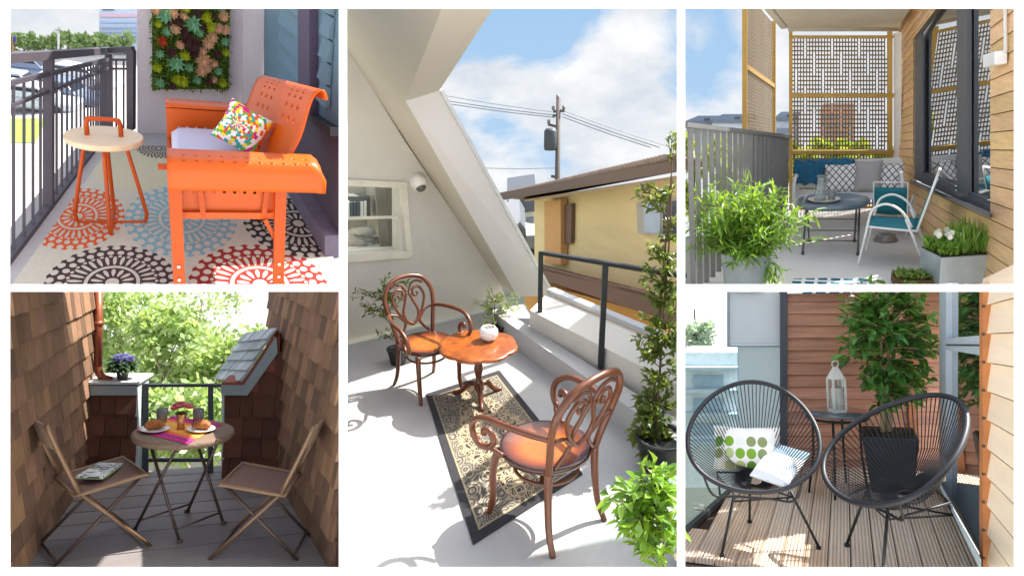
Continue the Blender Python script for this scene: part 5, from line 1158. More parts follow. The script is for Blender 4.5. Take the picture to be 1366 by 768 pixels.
b = MB(); b.quad(*[w4(x, y, -.03) for x, y in ((1289, 264), (1321, 278), (1321, 0), (1289, 0))]); obj('pane', b, m_refl, wo, place=True)
b = MB(); m_ws = mat('sash_white', '#b9bdc0', rough=.5)
for c in (((1231, 232), (1274, 250), (1274, 253), (1231, 235)), ((1229.5, 233), (1231.5, 234), (1231.5, 52), (1229.5, 54)), ((1293, 257), (1320, 268), (1320, 271), (1293, 260)), ((1292, 258), (1294.5, 259), (1294.5, 2), (1292, 2))): b.prism([w4(x, y, -.028) for x, y in c], W4.n * s4 * .02)
obj('sash', b, m_ws, wo, place=True)
b = MB(); b.hexa([w4(1215, 243, .0), w4(1321, 291, .0), w4(1321, 291, .16), w4(1215, 243, .12)], [w4(1215, 239, .0), w4(1321, 283, .0), w4(1321, 284, .16), w4(1215, 240, .12)]); obj('sill', b, mat('sill_grey', '#62656a', rough=.5), t, place=True)
t = thing('junction_box', 'small white electric box with a cord on the pine wall', 'electric box', P, w4(1335, 92, .05))
b = MB(); b.prism([w4(x, y, .025) for x, y in ((1327, 90), (1344, 85), (1344, 67), (1327, 72))], W4.n * s4 * .07); obj('box', b, mat('box_white', '#e8e8e6', rough=.4), t, place=True, bev=.006)
b = MB(); b.tube(smooth([w4(1341, 70, .04), w4(1341.5, 60, .035), w4(1341, 30, .035), w4(1341, -4, .035)], 4), .011, 8); obj('cord', b, mat('cord_white', '#dedcd6', rough=.5), t, True, place=True)
# ---- bench with cushions
m_wm = mat('white_metal', '#e6e5e2', rough=.4, var=.03)
bb = P.on(1127, 296); Db = dpt(bb); k = Db / 900
t = thing('garden_bench', 'white metal garden bench against the gold framed screen', 'bench', P, bb)
bw, bsz, bh = 62 * k, .30, .60
for s in (-1, 1):
    b = MB(); b.tube(smooth([(s * bw, -.28, 0), (s * bw, -.28, .38), (s * bw, -.22, .46), (s * bw, .05, .49), (s * bw, .2, .46)], 5), .02, 8); obj('arm', b, m_wm, t, True)
    b = MB(); b.tube([(s * bw, .2, 0), (s * bw, .27, bh)], .02, 8); obj('leg', b, m_wm, t, True)
b = MB(); 
for i in range(6): b.box((0, -.26 + i * .09, bsz), (2 * bw, .07, .02))
obj('seat', b, m_wm, t); b = MB()
for i in range(4): b.box((0, .22 + .012 * i, .36 + i * .075), (2 * bw, .016, .055))
obj('backrest', b, m_wm, t)
kn = mat('teal_knit', '#1f6687', rough=.95, var=.3, scale=50, bump=1, bscale=60, sheen=.4)
b = MB(); b.grid(lambda u, v: V((-bw * 1.03 + bw * 1.16 * u + .02 * sin(v * 7), .2 + (.06 if v < .5 else -.05) * (1 if abs(v - .5) > .1 else 0) + .014 * sin(u * 22) + .05 * abs(v - .5), bh + .03 - abs(v - .5) * (.5 if u < .45 else .3 + .1 * sin(u * 9)) + .012 * sin(u * 31))), 30, 17)
tag(obj('blanket', b, kn, P=P, sm=True, base=V((0, 0, 0)), solid=.02), 'teal knitted blanket draped over the white bench back', 'blanket'); BL = bpy.data.objects['blanket']; BL.matrix_world = P.M @ Matrix.Translation(bb)
def trellis():
    m, nt, b, L = new_mat('trellis_print'); tc = N(nt, 'ShaderNodeTexCoord'); sp = N(nt, 'ShaderNodeSeparateXYZ'); L.new(tc.outputs['Object'], sp.inputs[0])
    f = None
    for sgn in (1, -1):
        d = mathn(nt, 'ABSOLUTE', mathn(nt, 'SUBTRACT', mathn(nt, 'FRACT', mathn(nt, 'ADD', mathn(nt, 'MULTIPLY', mathn(nt, 'ADD', mathn(nt, 'MULTIPLY', sp.outputs[0], sgn * 1.25), sp.outputs[2]), 12.5), 40)), .5)); l = mathn(nt, 'LESS_THAN', d, .09); f = l if f is None else mathn(nt, 'MAXIMUM', f, l)
    L.new(mixc(nt, f, hexc('#ece9e4'), hexc('#4d5058')), b.inputs['Base Color']); b.inputs['Roughness'].default_value = .9; return m
m_tr = trellis(); m_gr = mat('grey_linen', '#a9a6a2', rough=.95, var=.1, scale=30, bump=.3, bscale=120)
for x, ya, w_, h_, mt, yw, lb in ((1122, 243, 39, 36, m_tr, 6, 'white trellis patterned pillow beside the teal blanket'), (1151, 241, 30, 40, m_gr, -8, 'plain grey pillow between the two trellis pillows'), (1175, 241, 31, 35, m_tr, -10, 'white trellis patterned pillow at the wall end of the bench')):
    p = bb + V(((x - 1127) * k, .04 - (.05 if mt is m_gr else 0), bsz + .01)); c = thing('throw_pillow', lb, 'pillow', P, p, radians(yw), 'pillows on the white bench', tilt=Matrix.Rotation(radians(-18), 4, 'X'))
    b = MB(); pillow(b, w_ * k * 1.06, h_ * k * 1.06, .12); b.v = [q + V((0, 0, h_ * k * .5)) for q in b.v]; obj('cover', b, mt, c, True)
# ---- tray table
bs = P.on(1108, 331); Dt = dpt(bs); zt = P.up(bs, 267); Rt = 42 * Dt / 900
m_ty = mat('tray_slate', '#66757f', rough=.35, var=.1, metal=.3); m_wire4 = mat('table_steel', '#55585a', rough=.4, metal=.4)
t = thing('tray_table', 'round slate blue tray table on thin folding legs', 'table', P, bs)
b = MB(); b.lathe([(0, zt - .04), (Rt * .97, zt - .045), (Rt, zt - .035), (Rt * 1.01, zt + .012), (Rt * .985, zt + .012), (Rt * .97, zt - .02), (0, zt - .02)], 56, cap=False); obj('tray', b, m_ty, t, True)
lw = Rt * .78
for s in (-1, 1):
    for f, nm in ((-1, 'leg'), (1, 'leg')):
        b = MB(); b.tube([(s * lw * (.98 if f < 0 else .86), -f * .2, zt - .05), (s * lw * (.98 if f < 0 else .86), f * .24, .02)], .009, 8); b.tube([(s * lw * (.98 if f < 0 else .86), f * .24, .03), (s * lw * (.98 if f < 0 else .86), f * .245, 0)], .014, 8); obj(nm, b, m_wire4, t, True)
for f, z in ((-.2, .12), (.2, .12), (-.05, .28), (.06, .40)): b = MB(); b.tube([(-lw * .95, f, z), (lw * .95, f, z)], .005, 6); obj('crossbar', b, m_wire4, t, True)
pt4 = lambda x, y: P.on(x, y, zt - .018)
t = thing('serving_plate', 'pale round plate under the glass carafe', 'plate', P, pt4(1099, 268)); b = MB(); r = 20 * Dt / 900; b.lathe([(0, 0), (r * .8, 0), (r, .022), (r * .97, .024), (r * .78, .008), (0, .008)], 36, cap=False); obj('plate', b, mat('stoneware', '#cfc8ba', rough=.35), t, True)
t = thing('carafe', 'clear glass carafe standing on the pale plate', 'carafe', P, pt4(1094, 268) + V((0, 0, .01))); b = MB(); b.lathe([(0, 0), (.05, 0), (.052, .06), (.03, .14), (.026, .19), (.036, .22), (.033, .22), (.023, .19), (.027, .14), (.048, .06), (.046, .006), (0, .006)], 24, cap=False); obj('glass', b, m_glass, t, True)
t = thing('tumbler', 'small clear glass beside the carafe on the tray table', 'glass', P, pt4(1109, 269) + V((0, 0, .01))); b = MB(); b.lathe([(0, .0), (.03, 0), (.034, .09), (.031, .09), (.028, .006), (0, .006)], 20, cap=False); obj('glass', b, m_glass, t, True)
# ---- teal chairs
m_teal = mat('teal_mesh', '#137482', rough=.7, var=.1, scale=80, bump=.3, bscale=200)
def teal_chair(label, loc, yaw, sc):
    t = thing('garden_chair', label, 'chair', P, loc, yaw, 'teal garden chairs', sc); w = .25
    for s in (-1, 1):
        b = MB(); b.tube(smooth([(s * (w + .03), -.29, 0), (s * (w + .02), -.24, .3), (s * (w + .02), -.2, .55), (s * (w + .02), -.14, .63), (s * (w + .02), -.04, .65), (s * (w + .02), .08, .58), (s * (w + .02), .18, .42)], 6), .0125, 8); obj('arm', b, m_wm, t, True)
        b = MB(); b.tube(smooth([(s * w, -.24, .41), (s * w, .0, .39), (s * w, .2, .38), (s * w, .235, .42), (s * w, .36, .93)], 5), .012, 8); obj('side_rail', b, m_wm, t, True)
        b = MB(); b.tube([(s * (w + .01), .12, .5), (s * (w + .02), .33, 0)], .0125, 8); obj('leg', b, m_wm, t, True)
    b = MB(); b.tube([(-w, .36, .93), (w, .36, .93)], .012, 8); obj('top_bar', b, m_wm, t, True)
    b = MB(); b.grid(lambda u, v: V(((u - .5) * 2 * w, -.25 + .46 * v, .412 - .02 * v - .02 * sin(pi * u))), 7, 7); obj('seat', b, m_teal, t, True, solid=.02)
    b = MB(); b.grid(lambda u, v: V(((u - .5) * 2 * w, .215 + .12 * v + .015 * sin(pi * u), .40 + .44 * v)), 7, 7); obj('backrest', b, m_teal, t, True, solid=.022); return t
teal_chair('white framed teal garden chair turned sideways in front of the window sill', P.on(1190, 346), radians(-98), .78)
c_ = P.on(1190, 311); teal_chair('second teal garden chair half hidden behind the sideways one', c_, radians(166), .56)
t = thing('metal_stand', 'small round metal stand on the floor under the sideways teal chair', 'stand', P, P.on(1181, 321)); b = MB(); b.lathe([(0, 0), (.10, 0), (.10, .02), (.085, .03), (.085, .055), (.06, .065), (0, .065)], 28, cap=False); obj('disc', b, mat('stand_metal', '#8f8a84', rough=.4, metal=.5), t, True)
# ---- planters
m_zinc = mat('zinc', '#a9b4ba', rough=.45, metal=.3, var=.2, scale=5, bump=.1)
pb = P.on(995, 383); Dp = dpt(pb); k = Dp / 900
t = thing('bamboo_plant', 'bushy bright green bamboo plant in a round zinc pot by the slat railing', 'potted plant', P, pb)
b = MB(); b.lathe([(27 * k, 0), (32 * k, 47 * k), (33.5 * k, 48 * k), (33.5 * k, 51 * k), (31 * k, 51 * k), (30 * k, 43 * k), (0, 42 * k)], 40, cap=False); obj('pot', b, m_zinc, t, True)
br, lv = MB(), MB(); lf_bam = leafmat('bamboo_leaf', '#2f6414', '#86b446', .35)
for i in range(190):
    a = random.random() * 6.28; el = random.uniform(-.25, 1.35); L_ = random.uniform(40, 88) * k; d = V((cos(a) * cos(el) * .95, sin(a) * cos(el) * .8, sin(el) * .92 + .1)); b0 = V((rnd(14) * k, rnd(14) * k, 44 * k)); sprig(br, lv, b0, b0 + d * L_ + V((0, 0, 14 * k)), .004, 14, .105, .022, .75, .1, .2)
for i in range(10): b0 = V((22 * k, -8 * k, 44 * k)); sprig(br, lv, b0, b0 + V((rnd(14) + 16, -8, -22 - rnd(12))) * k, .003, 9, .1, .016, .6, .1, -.2)
obj('stem', br, mat('bamboo_stem', '#7c8a3f', rough=.6), t, True); obj('foliage', lv, lf_bam, t)
pb = P.on(1262, 382); Dp = dpt(pb); k = Dp / 900; yw = radians(8)
t = thing('flower_box', 'square zinc planter of white flowers and grass by the pine wall', 'planter', P, P.on(1268, 379), radians(20))
k = dpt(P.on(1268, 379)) / 900; w_, h_ = 56 * k, 46 * k; b = MB()
z0 = h_ - .02
b.hexa([(-w_ / 2, -w_ / 2, 0), (w_ / 2, -w_ / 2, 0), (w_ / 2, w_ / 2, 0), (-w_ / 2, w_ / 2, 0)], [(-w_ / 2 * 1.03, -w_ / 2 * 1.03, h_), (w_ / 2 * 1.03, -w_ / 2 * 1.03, h_), (w_ / 2 * 1.03, w_ / 2 * 1.03, h_), (-w_ / 2 * 1.03, w_ / 2 * 1.03, h_)]); obj('pot', b, m_zinc, t, bev=.006)
b = MB(); b.box((0, 0, h_ - .0), (w_ * .98, w_ * .98, .012)); obj('soil', b, mat('soil', '#3a2c20', rough=1, var=.4, scale=30), t)
lv = MB()
for i in range(420): x, y = rnd(w_ * .48), rnd(w_ * .45); lv.leaf((x, y, h_), (rnd(.35), rnd(.35), 1), (rnd(), rnd(), .2), random.uniform(.1, .26) if x > 0 else random.uniform(.05, .12), .012 if x > -.02 else .03, .1)
for i in range(170): x, y = random.uniform(-w_ * .5, w_ * .1), rnd(w_ * .5); lv.leaf((x, y, h_ + random.random() * .08), (rnd(), rnd(), .5), (0, 0, 1), .06, .035, .2)
obj('foliage', lv, leafmat('box_leaf', '#4b7d22', '#8ab04a', .3), t); b = MB()
for i in range(11):
    c = V((random.uniform(-w_ * .5, w_ * .05), rnd(w_ * .4) - .05, h_ + .09 + random.random() * .06))
    for j in range(6): a = j * 1.05; b.leaf(c, (cos(a), -.35, sin(a)), (0, -1, .3), .022, .02, .1)
obj('blossom', b, leafmat('white_petal', '#eeeee8', '#f6f6f2', .2), t)
t = thing('wicker_tray', 'low dark wicker tray of greenery on the floor before the zinc planter', 'basket', P, P.on(1222, 379), radians(4)); k = dpt(P.on(1222, 379)) / 900; b = MB(); w_ = 54 * k
b.box((0, 0, .03), (w_, .2, .06)); 
for i in range(6): b.tube([(-w_ / 2, -.1, .01 * i + .006), (w_ / 2, -.1, .01 * i + .006), (w_ / 2, .1, .01 * i + .006), (-w_ / 2, .1, .01 * i + .006)], .007, 6, closed=True)
obj('basket', b, mat('dark_wicker', '#5a4128', rough=.8, var=.4, scale=40), t); lv = MB()
for i in range(300): lv.leaf((rnd(w_ * .46), rnd(.09), .06), (rnd(), rnd(), .8), (0, 0, 1), .06, .02, .2)
obj('foliage', lv, leafmat('tray_leaf', '#55752c', '#8aa04a', .3), t)
def stripe():
    m, nt, b, L = new_mat('teal_stripe'); tc = N(nt, 'ShaderNodeTexCoord'); sp = N(nt, 'ShaderNodeSeparateXYZ'); L.new(tc.outputs['Object'], sp.inputs[0])
    f = mathn(nt, 'LESS_THAN', mathn(nt, 'FRACT', mathn(nt, 'ADD', mathn(nt, 'MULTIPLY', sp.outputs[0], 11), 30)), .72); f2 = mathn(nt, 'LESS_THAN', mathn(nt, 'FRACT', mathn(nt, 'ADD', mathn(nt, 'MULTIPLY', sp.outputs[1], 9), 30)), .6)
    L.new(mixc(nt, mathn(nt, 'MULTIPLY', f, f2), hexc('#d9dcda'), hexc('#1e5a72')), b.inputs['Base Color']); b.inputs['Roughness'].default_value = .95; return m
b = MB(); b.prism([P.on(x, y, .002) for x, y in ((1050, 392), (1164, 390), (1161, 371), (1058, 373))], V((0, 0, .01))); tag(obj('rug', b, stripe(), P=P), 'teal and white striped rug at the front edge of the grey floor', 'rug')
# ---- beyond the railing
m_bld = mat('far_white', '#d3d5d8', rough=.7, var=.04)
for i, (x0, x1, yt, D, col, lb) in enumerate(((915, 955, 163, 44, '#b9c0c9', 'long low pale block with a grey roof at the far left'), (950, 1000, 161, 42, '#c9ccd0', 'pale flat roofed block with roof plant boxes past the railing'), (1034, 1060, 158, 40, '#b3b9c2', 'grey block between the two pierced screens'))):
    t = thing('apartment_block', lb, 'building', P, P.dep((x0 + x1) / 2, 215, D)); b = MB(); b.prism([P.dep(x0, 230, D), P.dep(x1, 230, D), P.dep(x1, yt + 3, D), P.dep(x0, yt + 3, D)], V((0, 4, 0))); obj('wall', b, mat('block_%d' % i, col, rough=.7), t, place=True)
    b = MB(); b.prism([P.dep(x0 - .5, yt + 3.2, D - .1), P.dep(x1 + .5, yt + 3.2, D - .1), P.dep(x1 + .5, yt - 1.5, D - .1), P.dep(x0 - .5, yt - 1.5, D - .1)], V((0, 4.2, 0))); ro = obj('roof', b, mat('block_roof', '#6f7884', rough=.7), t, place=True)
    b = MB(); xx = x0 + (x1 - x0) * .6; b.prism([P.dep(xx, yt, D), P.dep(xx + 6, yt, D), P.dep(xx + 6, yt - 5, D), P.dep(xx, yt - 5, D)], V((0, .5, 0))); obj('roof_plant', b, mat('plant_box', '#4d545c'), ro, place=True)
    for j in range(5):
        b = MB(); xa = x0 + 2 + (x1 - x0 - 4) * j / 5; b.prism([P.dep(xa, 178, D - .04), P.dep(xa + 3.5, 178, D - .04), P.dep(xa + 3.5, 171, D - .04), P.dep(xa, 171, D - .04)], V((0, .1, 0))); obj('window', b, mat('block_win', '#7b8894', rough=.2), t, place=True)
t = thing('brick_block', 'red brick tower block seen through the large pierced screen', 'building', P, P.dep(1118, 210, 38))
b = MB(); b.prism([P.dep(x, y, 38) for x, y in ((1094, 225), (1140, 225), (1140, 146), (1094, 146))], V((0, 5, 0))); obj('wall', b, mat('far_brick', '#b98a74', rough=.9, var=.1), t, place=True)
m_bwin = mat('block_win', '#7b8894', rough=.2)
for r in range(5):
    for c in range(5): b = MB(); x, y = 1098 + c * 8.6, 152 + r * 11; b.prism([P.dep(x, y + 6, 37.95), P.dep(x + 4.5, y + 6, 37.95), P.dep(x + 4.5, y, 37.95), P.dep(x, y, 37.95)], V((0, .1, 0))); obj('window', b, m_bwin, t, place=True)
lf_ylw = leafmat('yellowgreen_leaf', '#7b8f2c', '#b3b548', .4)
for i, (x, yb, yt, r, D) in enumerate(((925, 330, 172, 22, 24), (960, 335, 180, 24, 23), (1000, 330, 186, 24, 24), (1070, 300, 192, 24, 25), (1105, 310, 186, 24, 24), (1140, 310, 190, 22, 25), (1172, 300, 196, 20, 26), (1048, 300, 172, 14, 30))):
    far_tree(P, x, yb, yt, r, D, 700, lf_ylw, 'yellow green tree ' + ('seen between the first railing slats, nearest the left edge', 'behind the middle of the slat railing', 'behind the dark end of the slat railing', 'low behind the teal blanket end of the screen', 'left of the red brick block behind the screen', 'right in front of the red brick block behind the screen', 'at the wall end of the large screen', 'in the gap between the two pierced screens')[i], 'trees beyond the screen balcony', .3, 'garden_tree')
# ================================================================ deck with string chairs (bottom right opening)
P = P5
dpt = lambda p: (P.Ri.transposed() @ (p - P.eye())).y
def deck_mat():
    m, nt, b, L = new_mat('grooved_deck'); tc = N(nt, 'ShaderNodeTexCoord'); sp = N(nt, 'ShaderNodeSeparateXYZ'); L.new(tc.outputs['Object'], sp.inputs[0]); g = N(nt, 'ShaderNodeNewGeometry')
    mp = N(nt, 'ShaderNodeMapping'); mp.inputs['Scale'].default_value = (9, .5, 1); L.new(tc.outputs['Object'], mp.inputs[0]); nz = N(nt, 'ShaderNodeTexNoise', i_Scale=5, i_Detail=6); L.new(mp.outputs[0], nz.inputs[0])
    n2 = N(nt, 'ShaderNodeTexNoise', i_Scale=1.6, i_Detail=3); L.new(tc.outputs['Object'], n2.inputs[0])
    c = mixc(nt, mathn(nt, 'MULTIPLY_ADD', nz.outputs[0], 2, -.5, clamp=True), hexc('#dcbfa3'), hexc('#f2e3d3')); c = mixc(nt, mathn(nt, 'MULTIPLY_ADD', g.outputs['Random Per Island'], .5, -.1, clamp=True), c, hexc('#cf9a68')); c = mixc(nt, mathn(nt, 'MULTIPLY_ADD', n2.outputs[0], 2.5, -1.1, clamp=True), c, hexc('#e6d5c4'))
    gr = mathn(nt, 'SINE', mathn(nt, 'MULTIPLY', sp.outputs[0], 2 * pi / .0175)); dk = mathn(nt, 'LESS_THAN', gr, -.45)
    L.new(mixc(nt, mathn(nt, 'MULTIPLY', dk, .42), c, hexc('#4a3020')), b.inputs['Base Color']); b.inputs['Roughness'].default_value = .6
    bp = N(nt, 'ShaderNodeBump', i_Strength=.7, i_Distance=.006); L.new(gr, bp.inputs['Height']); L.new(bp.outputs[0], b.inputs['Normal']); return m
yb = P.on(1135, 622).y; yn = P.on(1135, 770).y
bwid = P.on(1167, 757).x - P.on(1135, 757).x; fl = MB(); LX = lambda y: P.on(908, 715).lerp(P.on(1010, 622), (y - P.on(908, 715).y) / (yb - P.on(908, 715).y)).x
x = P.on(1135, 757).x - 30 * bwid; xR = P.on(1300, 756).x + .03
while x < xR:
    a = x + .003; c = x + bwid - .003
    # cut the boards along the balcony edge
    yl = [yn, yb]
    if LX(yb) > a:
        if LX(yn) > c and LX(yb) > c: x += bwid; continue
    y0_ = yn
    for yy in [yn + (yb - yn) * i / 60 for i in range(61)]:
        if LX(yy) <= a: y0_ = yy; ok = True
    # edge runs inwards going away: board is inside for y below the crossing
    ins = [yy for yy in [yn + (yb - yn) * i / 60 for i in range(61)] if LX(yy) <= a]
    if ins:
        ya, ybb = min(ins), max(ins); fl.hexa([(a, ya, -.03), (c, ya, -.03), (c, ybb, -.03), (a, ybb, -.03)], [(a, ya, 0), (c, ya, 0), (c, ybb, 0), (a, ybb, 0)])
    x += bwid
struct('deck', fl, deck_mat(), P, base=V((0, 0, 0)))
b = MB(); b.quad(*[P.on(x, y, -.035) for x, y in ((908, 716), (908, 772), (1310, 772), (1255, 620), (1010, 620))]); struct('deck_base', b, mat('joist_dark', '#2e2017', rough=1), P)
# back wall of red boards
BW5 = Wall(P, P.on(1045, 622), P.on(1252, 622)); s5 = 1 if BW5.n.dot(P.eye() - BW5.a) > 0 else -1; w5 = lambda x, y, o=0: BW5(x, y, o * s5)
m_rbd = mat('red_cedar', '#bb886e', rough=.55, var=.28, scale=3, stretch=(.8, 1, 9), island=.14, tint=.008, bump=.1, bscale=20)
t = thing('board_wall', 'red brown board wall behind the lantern table', 'wall', P, P.on(1150, 622)); b = MB(); y = 630
while y > 398:
    y2 = y - 16.3; b.hexa([w5(1049, y, -.02), w5(1256, y, -.02), w5(1256, y, .026), w5(1049, y, .026)], [w5(1049, y2 + .5, -.02), w5(1256, y2 + .5, -.02), w5(1256, y2 + .5, .006), w5(1049, y2 + .5, .006)]); y = y2
obj('boards', b, m_rbd, t, place=True)
b = MB(); b.prism([w5(1045, 632, -.03), w5(1257, 632, -.03), w5(1257, 384, -.03), w5(1045, 384, -.03)], BW5.n * s5 * -.04); obj('backing', b, mat('backing_brown', '#3a2016', rough=1), t, place=True)
b = MB(); b.bar(w5(1045.5, 624, .03), w5(1045.5, 380, .03), .05, .05, up=(0, 1, 0)); obj('corner_post', b, mat('dark_post', '#3c3f4a', rough=.5), t, place=True)
b = MB(); b.bar(w5(1218, 624, .035), w5(1218, 380, .035), .055, .03, up=(0, 1, 0)); obj('batten', b, mat('batten', '#b5764e', rough=.6, var=.2, scale=6), t, place=True)
# white outer panels
t = thing('wall_panel', 'pale grey wall panels left of the red boards', 'wall panel', P, w5(1008, 622, -.02)); m_wp = frosted('panel_white', '#e8eef5', .5)
b = MB(); b.prism([w5(x, y, -.04) for x, y in ((972, 460), (1042.5, 460), (1042.5, 380), (972, 380))], BW5.n * s5 * -.01); obj('upper_panel', b, m_wp, t, place=True)
b = MB(); b.prism([w5(x, y, -.06) for x, y in ((984, 626), (1042.5, 626), (1042.5, 461.5), (984, 461.5))], BW5.n * s5 * -.01); obj('lower_panel', b, frosted('panel_blue', '#dde8f0', .75), t, place=True)
b = MB(); b.bar(w5(970, 461.5, -.03), w5(1042, 461.5, -.03), .03, .014); b.bar(w5(971.5, 461, -.03), w5(971.5, 380, -.03), .02, .02, up=(0, 1, 0)); obj('trim', b, mat('panel_trim', '#8d97a3', rough=.4), t, place=True)
# glass balustrade
GB = Wall(P, P.on(908, 715), P.on(1010, 622)); t = thing('glass_balustrade', 'clear glass balustrade along the open edge of the deck', 'balustrade', P, P.on(955, 670))
b = MB(); c = [GB(x, y) for x, y in ((906, 712), (983, 643), (983, 462), (906, 462))]; b.prism(c, GB.n * .012); obj('pane', b, glassmat('blue_pane', '#e9f4f6', .03, fk=.15), t, place=True)
b = MB(); b.bar(GB(905, 717), GB(1008, 624), .03, .035); obj('base_rail', b, mat('rail_dark', '#3a3d40', rough=.5), t, place=True)
b = MB(); b.tube([GB(933, 676) + V((.03, 0, 0)), GB(933, 676) - V((.03, 0, 0))], .02, 10); obj('clamp', b, m_bolt, t, place=True)
# glass door
DW = Wall(P, P.on(1254, 648), P.on(1305, 752)); sdw = 1 if DW.n.dot(P.eye() - DW.a) > 0 else -1; wd = lambda x, y, o=0: DW(x, y, o * sdw)
m_df = mat('door_frame', '#c2d0dc', rough=.4, var=.06); t = thing('glass_door', 'grey blue framed glass door beside the leafy tree', 'door', P, P.on(1280, 700))
b = MB(); b.prism([wd(1256, 650, -.03), wd(1309, 757, -.03), wd(1309, 378, -.03), wd(1256, 378, -.03)], DW.n * sdw * -.02); obj('pane', b, m_refl, t, place=True)
def db(c, nm, o=.0, d=.06, m_=None): b = MB(); b.prism([wd(x, y, o) for x, y in c], DW.n * sdw * -d); obj(nm, b, m_ or m_df, t, place=True)
db(((1253, 648), (1262, 666), (1262, 378), (1253, 378)), 'frame', .0); db(((1262, 451), (1309, 447), (1309, 474), (1262, 466)), 'mid_rail', .0); db(((1262, 459), (1309, 459.5), (1309, 461.5), (1262, 460.5)), 'seam', .004, .004, m_blk)
b = MB(); b.hexa([wd(1254, 650, -.02), wd(1309, 762, -.02), wd(1309, 762, .16), wd(1254, 650, .1)], [wd(1254, 640, -.02), wd(1309, 742, -.02), wd(1309, 748, .15), wd(1254, 644, .09)]); obj('threshold', b, mat('threshold', '#b9c8cd', rough=.45, var=.12, scale=5), t, place=True)
# pale siding in front
e0, e1 = P.dep(1309, 560, 2.75), P.dep(1360, 560, 2.35); SW5 = Wall(P, e0, e1); ss = 1 if SW5.n.dot(P.eye() - SW5.a) > 0 else -1; w6 = lambda x, y, o=0: SW5(x, y, o * ss)
t = thing('siding_wall', 'pale sunlit pine siding at the outer edge beside the glass door', 'wall', P, e0); b = MB(); y = 372
f_ = lambda x, y: 455 + (y - 455) * (1 + .27 * (x - 1309) / 47)
while y < 775:
    a, c = y + 1, y + 36.6; b.hexa([w6(1311, f_(1311, c), -.02), w6(1358, f_(1358, c), -.02), w6(1358, f_(1358, c), .018), w6(1311, f_(1311, c), .018)], [w6(1311, f_(1311, a), -.02), w6(1358, f_(1358, a), -.02), w6(1358, f_(1358, a), .004), w6(1311, f_(1311, a), .004)]); y = c
obj('boards', b, mat('pale_siding', '#efdcc2', rough=.6, var=.08, scale=2.5, stretch=(1, 1, 9), island=.05), t, place=True)
b = MB(); b.prism([w6(1306.5, 378, .03), w6(1311.5, 378, .03), w6(1311.5, 775, .03), w6(1306.5, 775, .03)], SW5.n * ss * -.06); ob = obj('edge_board', b, mat('edge_brown', '#b0713f', rough=.6, var=.2, scale=8), t, place=True)
b = MB(); y = 409
while y < 770: b.ball(w6(1312, f_(1312, y), .028), .007, 8, 5); y += 36.6
obj('notch', b, mat('notch_dark', '#4a3a30'), t, place=True)
b = MB(); b.prism([w6(1308, 378, -.03), w6(1358, 378, -.03), w6(1358, 775, -.03), w6(1308, 775, -.03)], SW5.n * ss * -.04); obj('backing', b, mat('backing_dark5', '#5d4630', rough=.9), t, place=True)
# ---- string chairs
m_cord = mat('black_cord', '#1b1e26', rough=.5, var=.2); m_rod = mat('black_rod', '#202226', rough=.4, metal=.3)
def string_chair(label, loc, yaw, sc, legs=(-122, -4, 100), tilt_=45, oz=.72):
    t = thing('string_chair', label, 'chair', P, loc, yaw, 'round string chairs on the deck', sc)
    tl = radians(tilt_); Y = V((0, cos(tl), sin(tl))); O = V((0, -.04, oz))
    def hp(a): q = -cos(a); p = sin(a); w = .40 * (1 - .10 * q); return O + V((p * w, 0, 0)) + Y * (q * .42) + V((0, .0 + .05 * p * p, 0)) * (-1)
    n = 72; pts = [hp(2 * pi * i / n) for i in range(n)]
    b = MB(); b.tube(pts, .0155, 10, closed=True); obj('hoop', b, m_cord, t, True)
    C = V((0, .0, .40)); cr = MB(); m_ = 84; cn = V((0, -.35, 1)).normalized(); cx = V((1, 0, 0)); cy = cn.cross(cx)
    for i in range(m_):
        a = 2 * pi * i / m_; h = hp(a); r = C - cy * (-.0) + (cx * sin(a) * .05 - cy * -1 * (-cos(a)) * .05)
        md = (h + r) / 2 + V((0, .035, -.045)); cr.tube([h, md, r], .0032, 5)
    obj('cords', cr, m_cord, t, True)
    b = MB(); b.tube([C + (cx * cos(q) + cy * sin(q)) * .05 for q in [2 * pi * i / 20 for i in range(20)]], .006, 6, closed=True); obj('centre_ring', b, m_rod, t, True)
    fr = [];
    for a in legs:
        a = radians(a); d = V((cos(a), sin(a), 0)); top = d * .20 + V((0, -.02, .40)); ft = d * .37; b = MB(); b.tube([top, ft + V((0, 0, .015))], .0085, 8); b.tube([ft + V((0, 0, .018)), ft], .015, 8); obj('leg', b, m_rod, t, True); fr.append(top.lerp(ft, .2))
    b = MB(); b.tube(fr, .006, 6, closed=True); obj('brace', b, m_rod, t, True)
    b = MB(); b.tube(smooth([hp(.75) , V((.24, -.24, .36)), V((.1, -.22, .355)), V((-.1, -.22, .355)), V((-.24, -.24, .36)), hp(-.75)], 4), .008, 8); b.tube([V((.2, -.22, .36)), hp(1.5).lerp(V((.2, .1, .36)), .8), V((0, .2, .4)), hp(-1.5).lerp(V((-.2, .1, .36)), .8), V((-.2, -.22, .36))], .007, 8); obj('under_frame', b, m_rod, t, True)
    return t
L5 = P.on(1010, 722); cl5 = string_chair('black string chair holding a cushion and a magazine', L5, radians(4), .83)
R5 = P.on(1213, 754); cr5 = string_chair('empty black string chair turned in front of the potted tree', R5, radians(-52), .87, (-160, -62, 45), 39, .67)
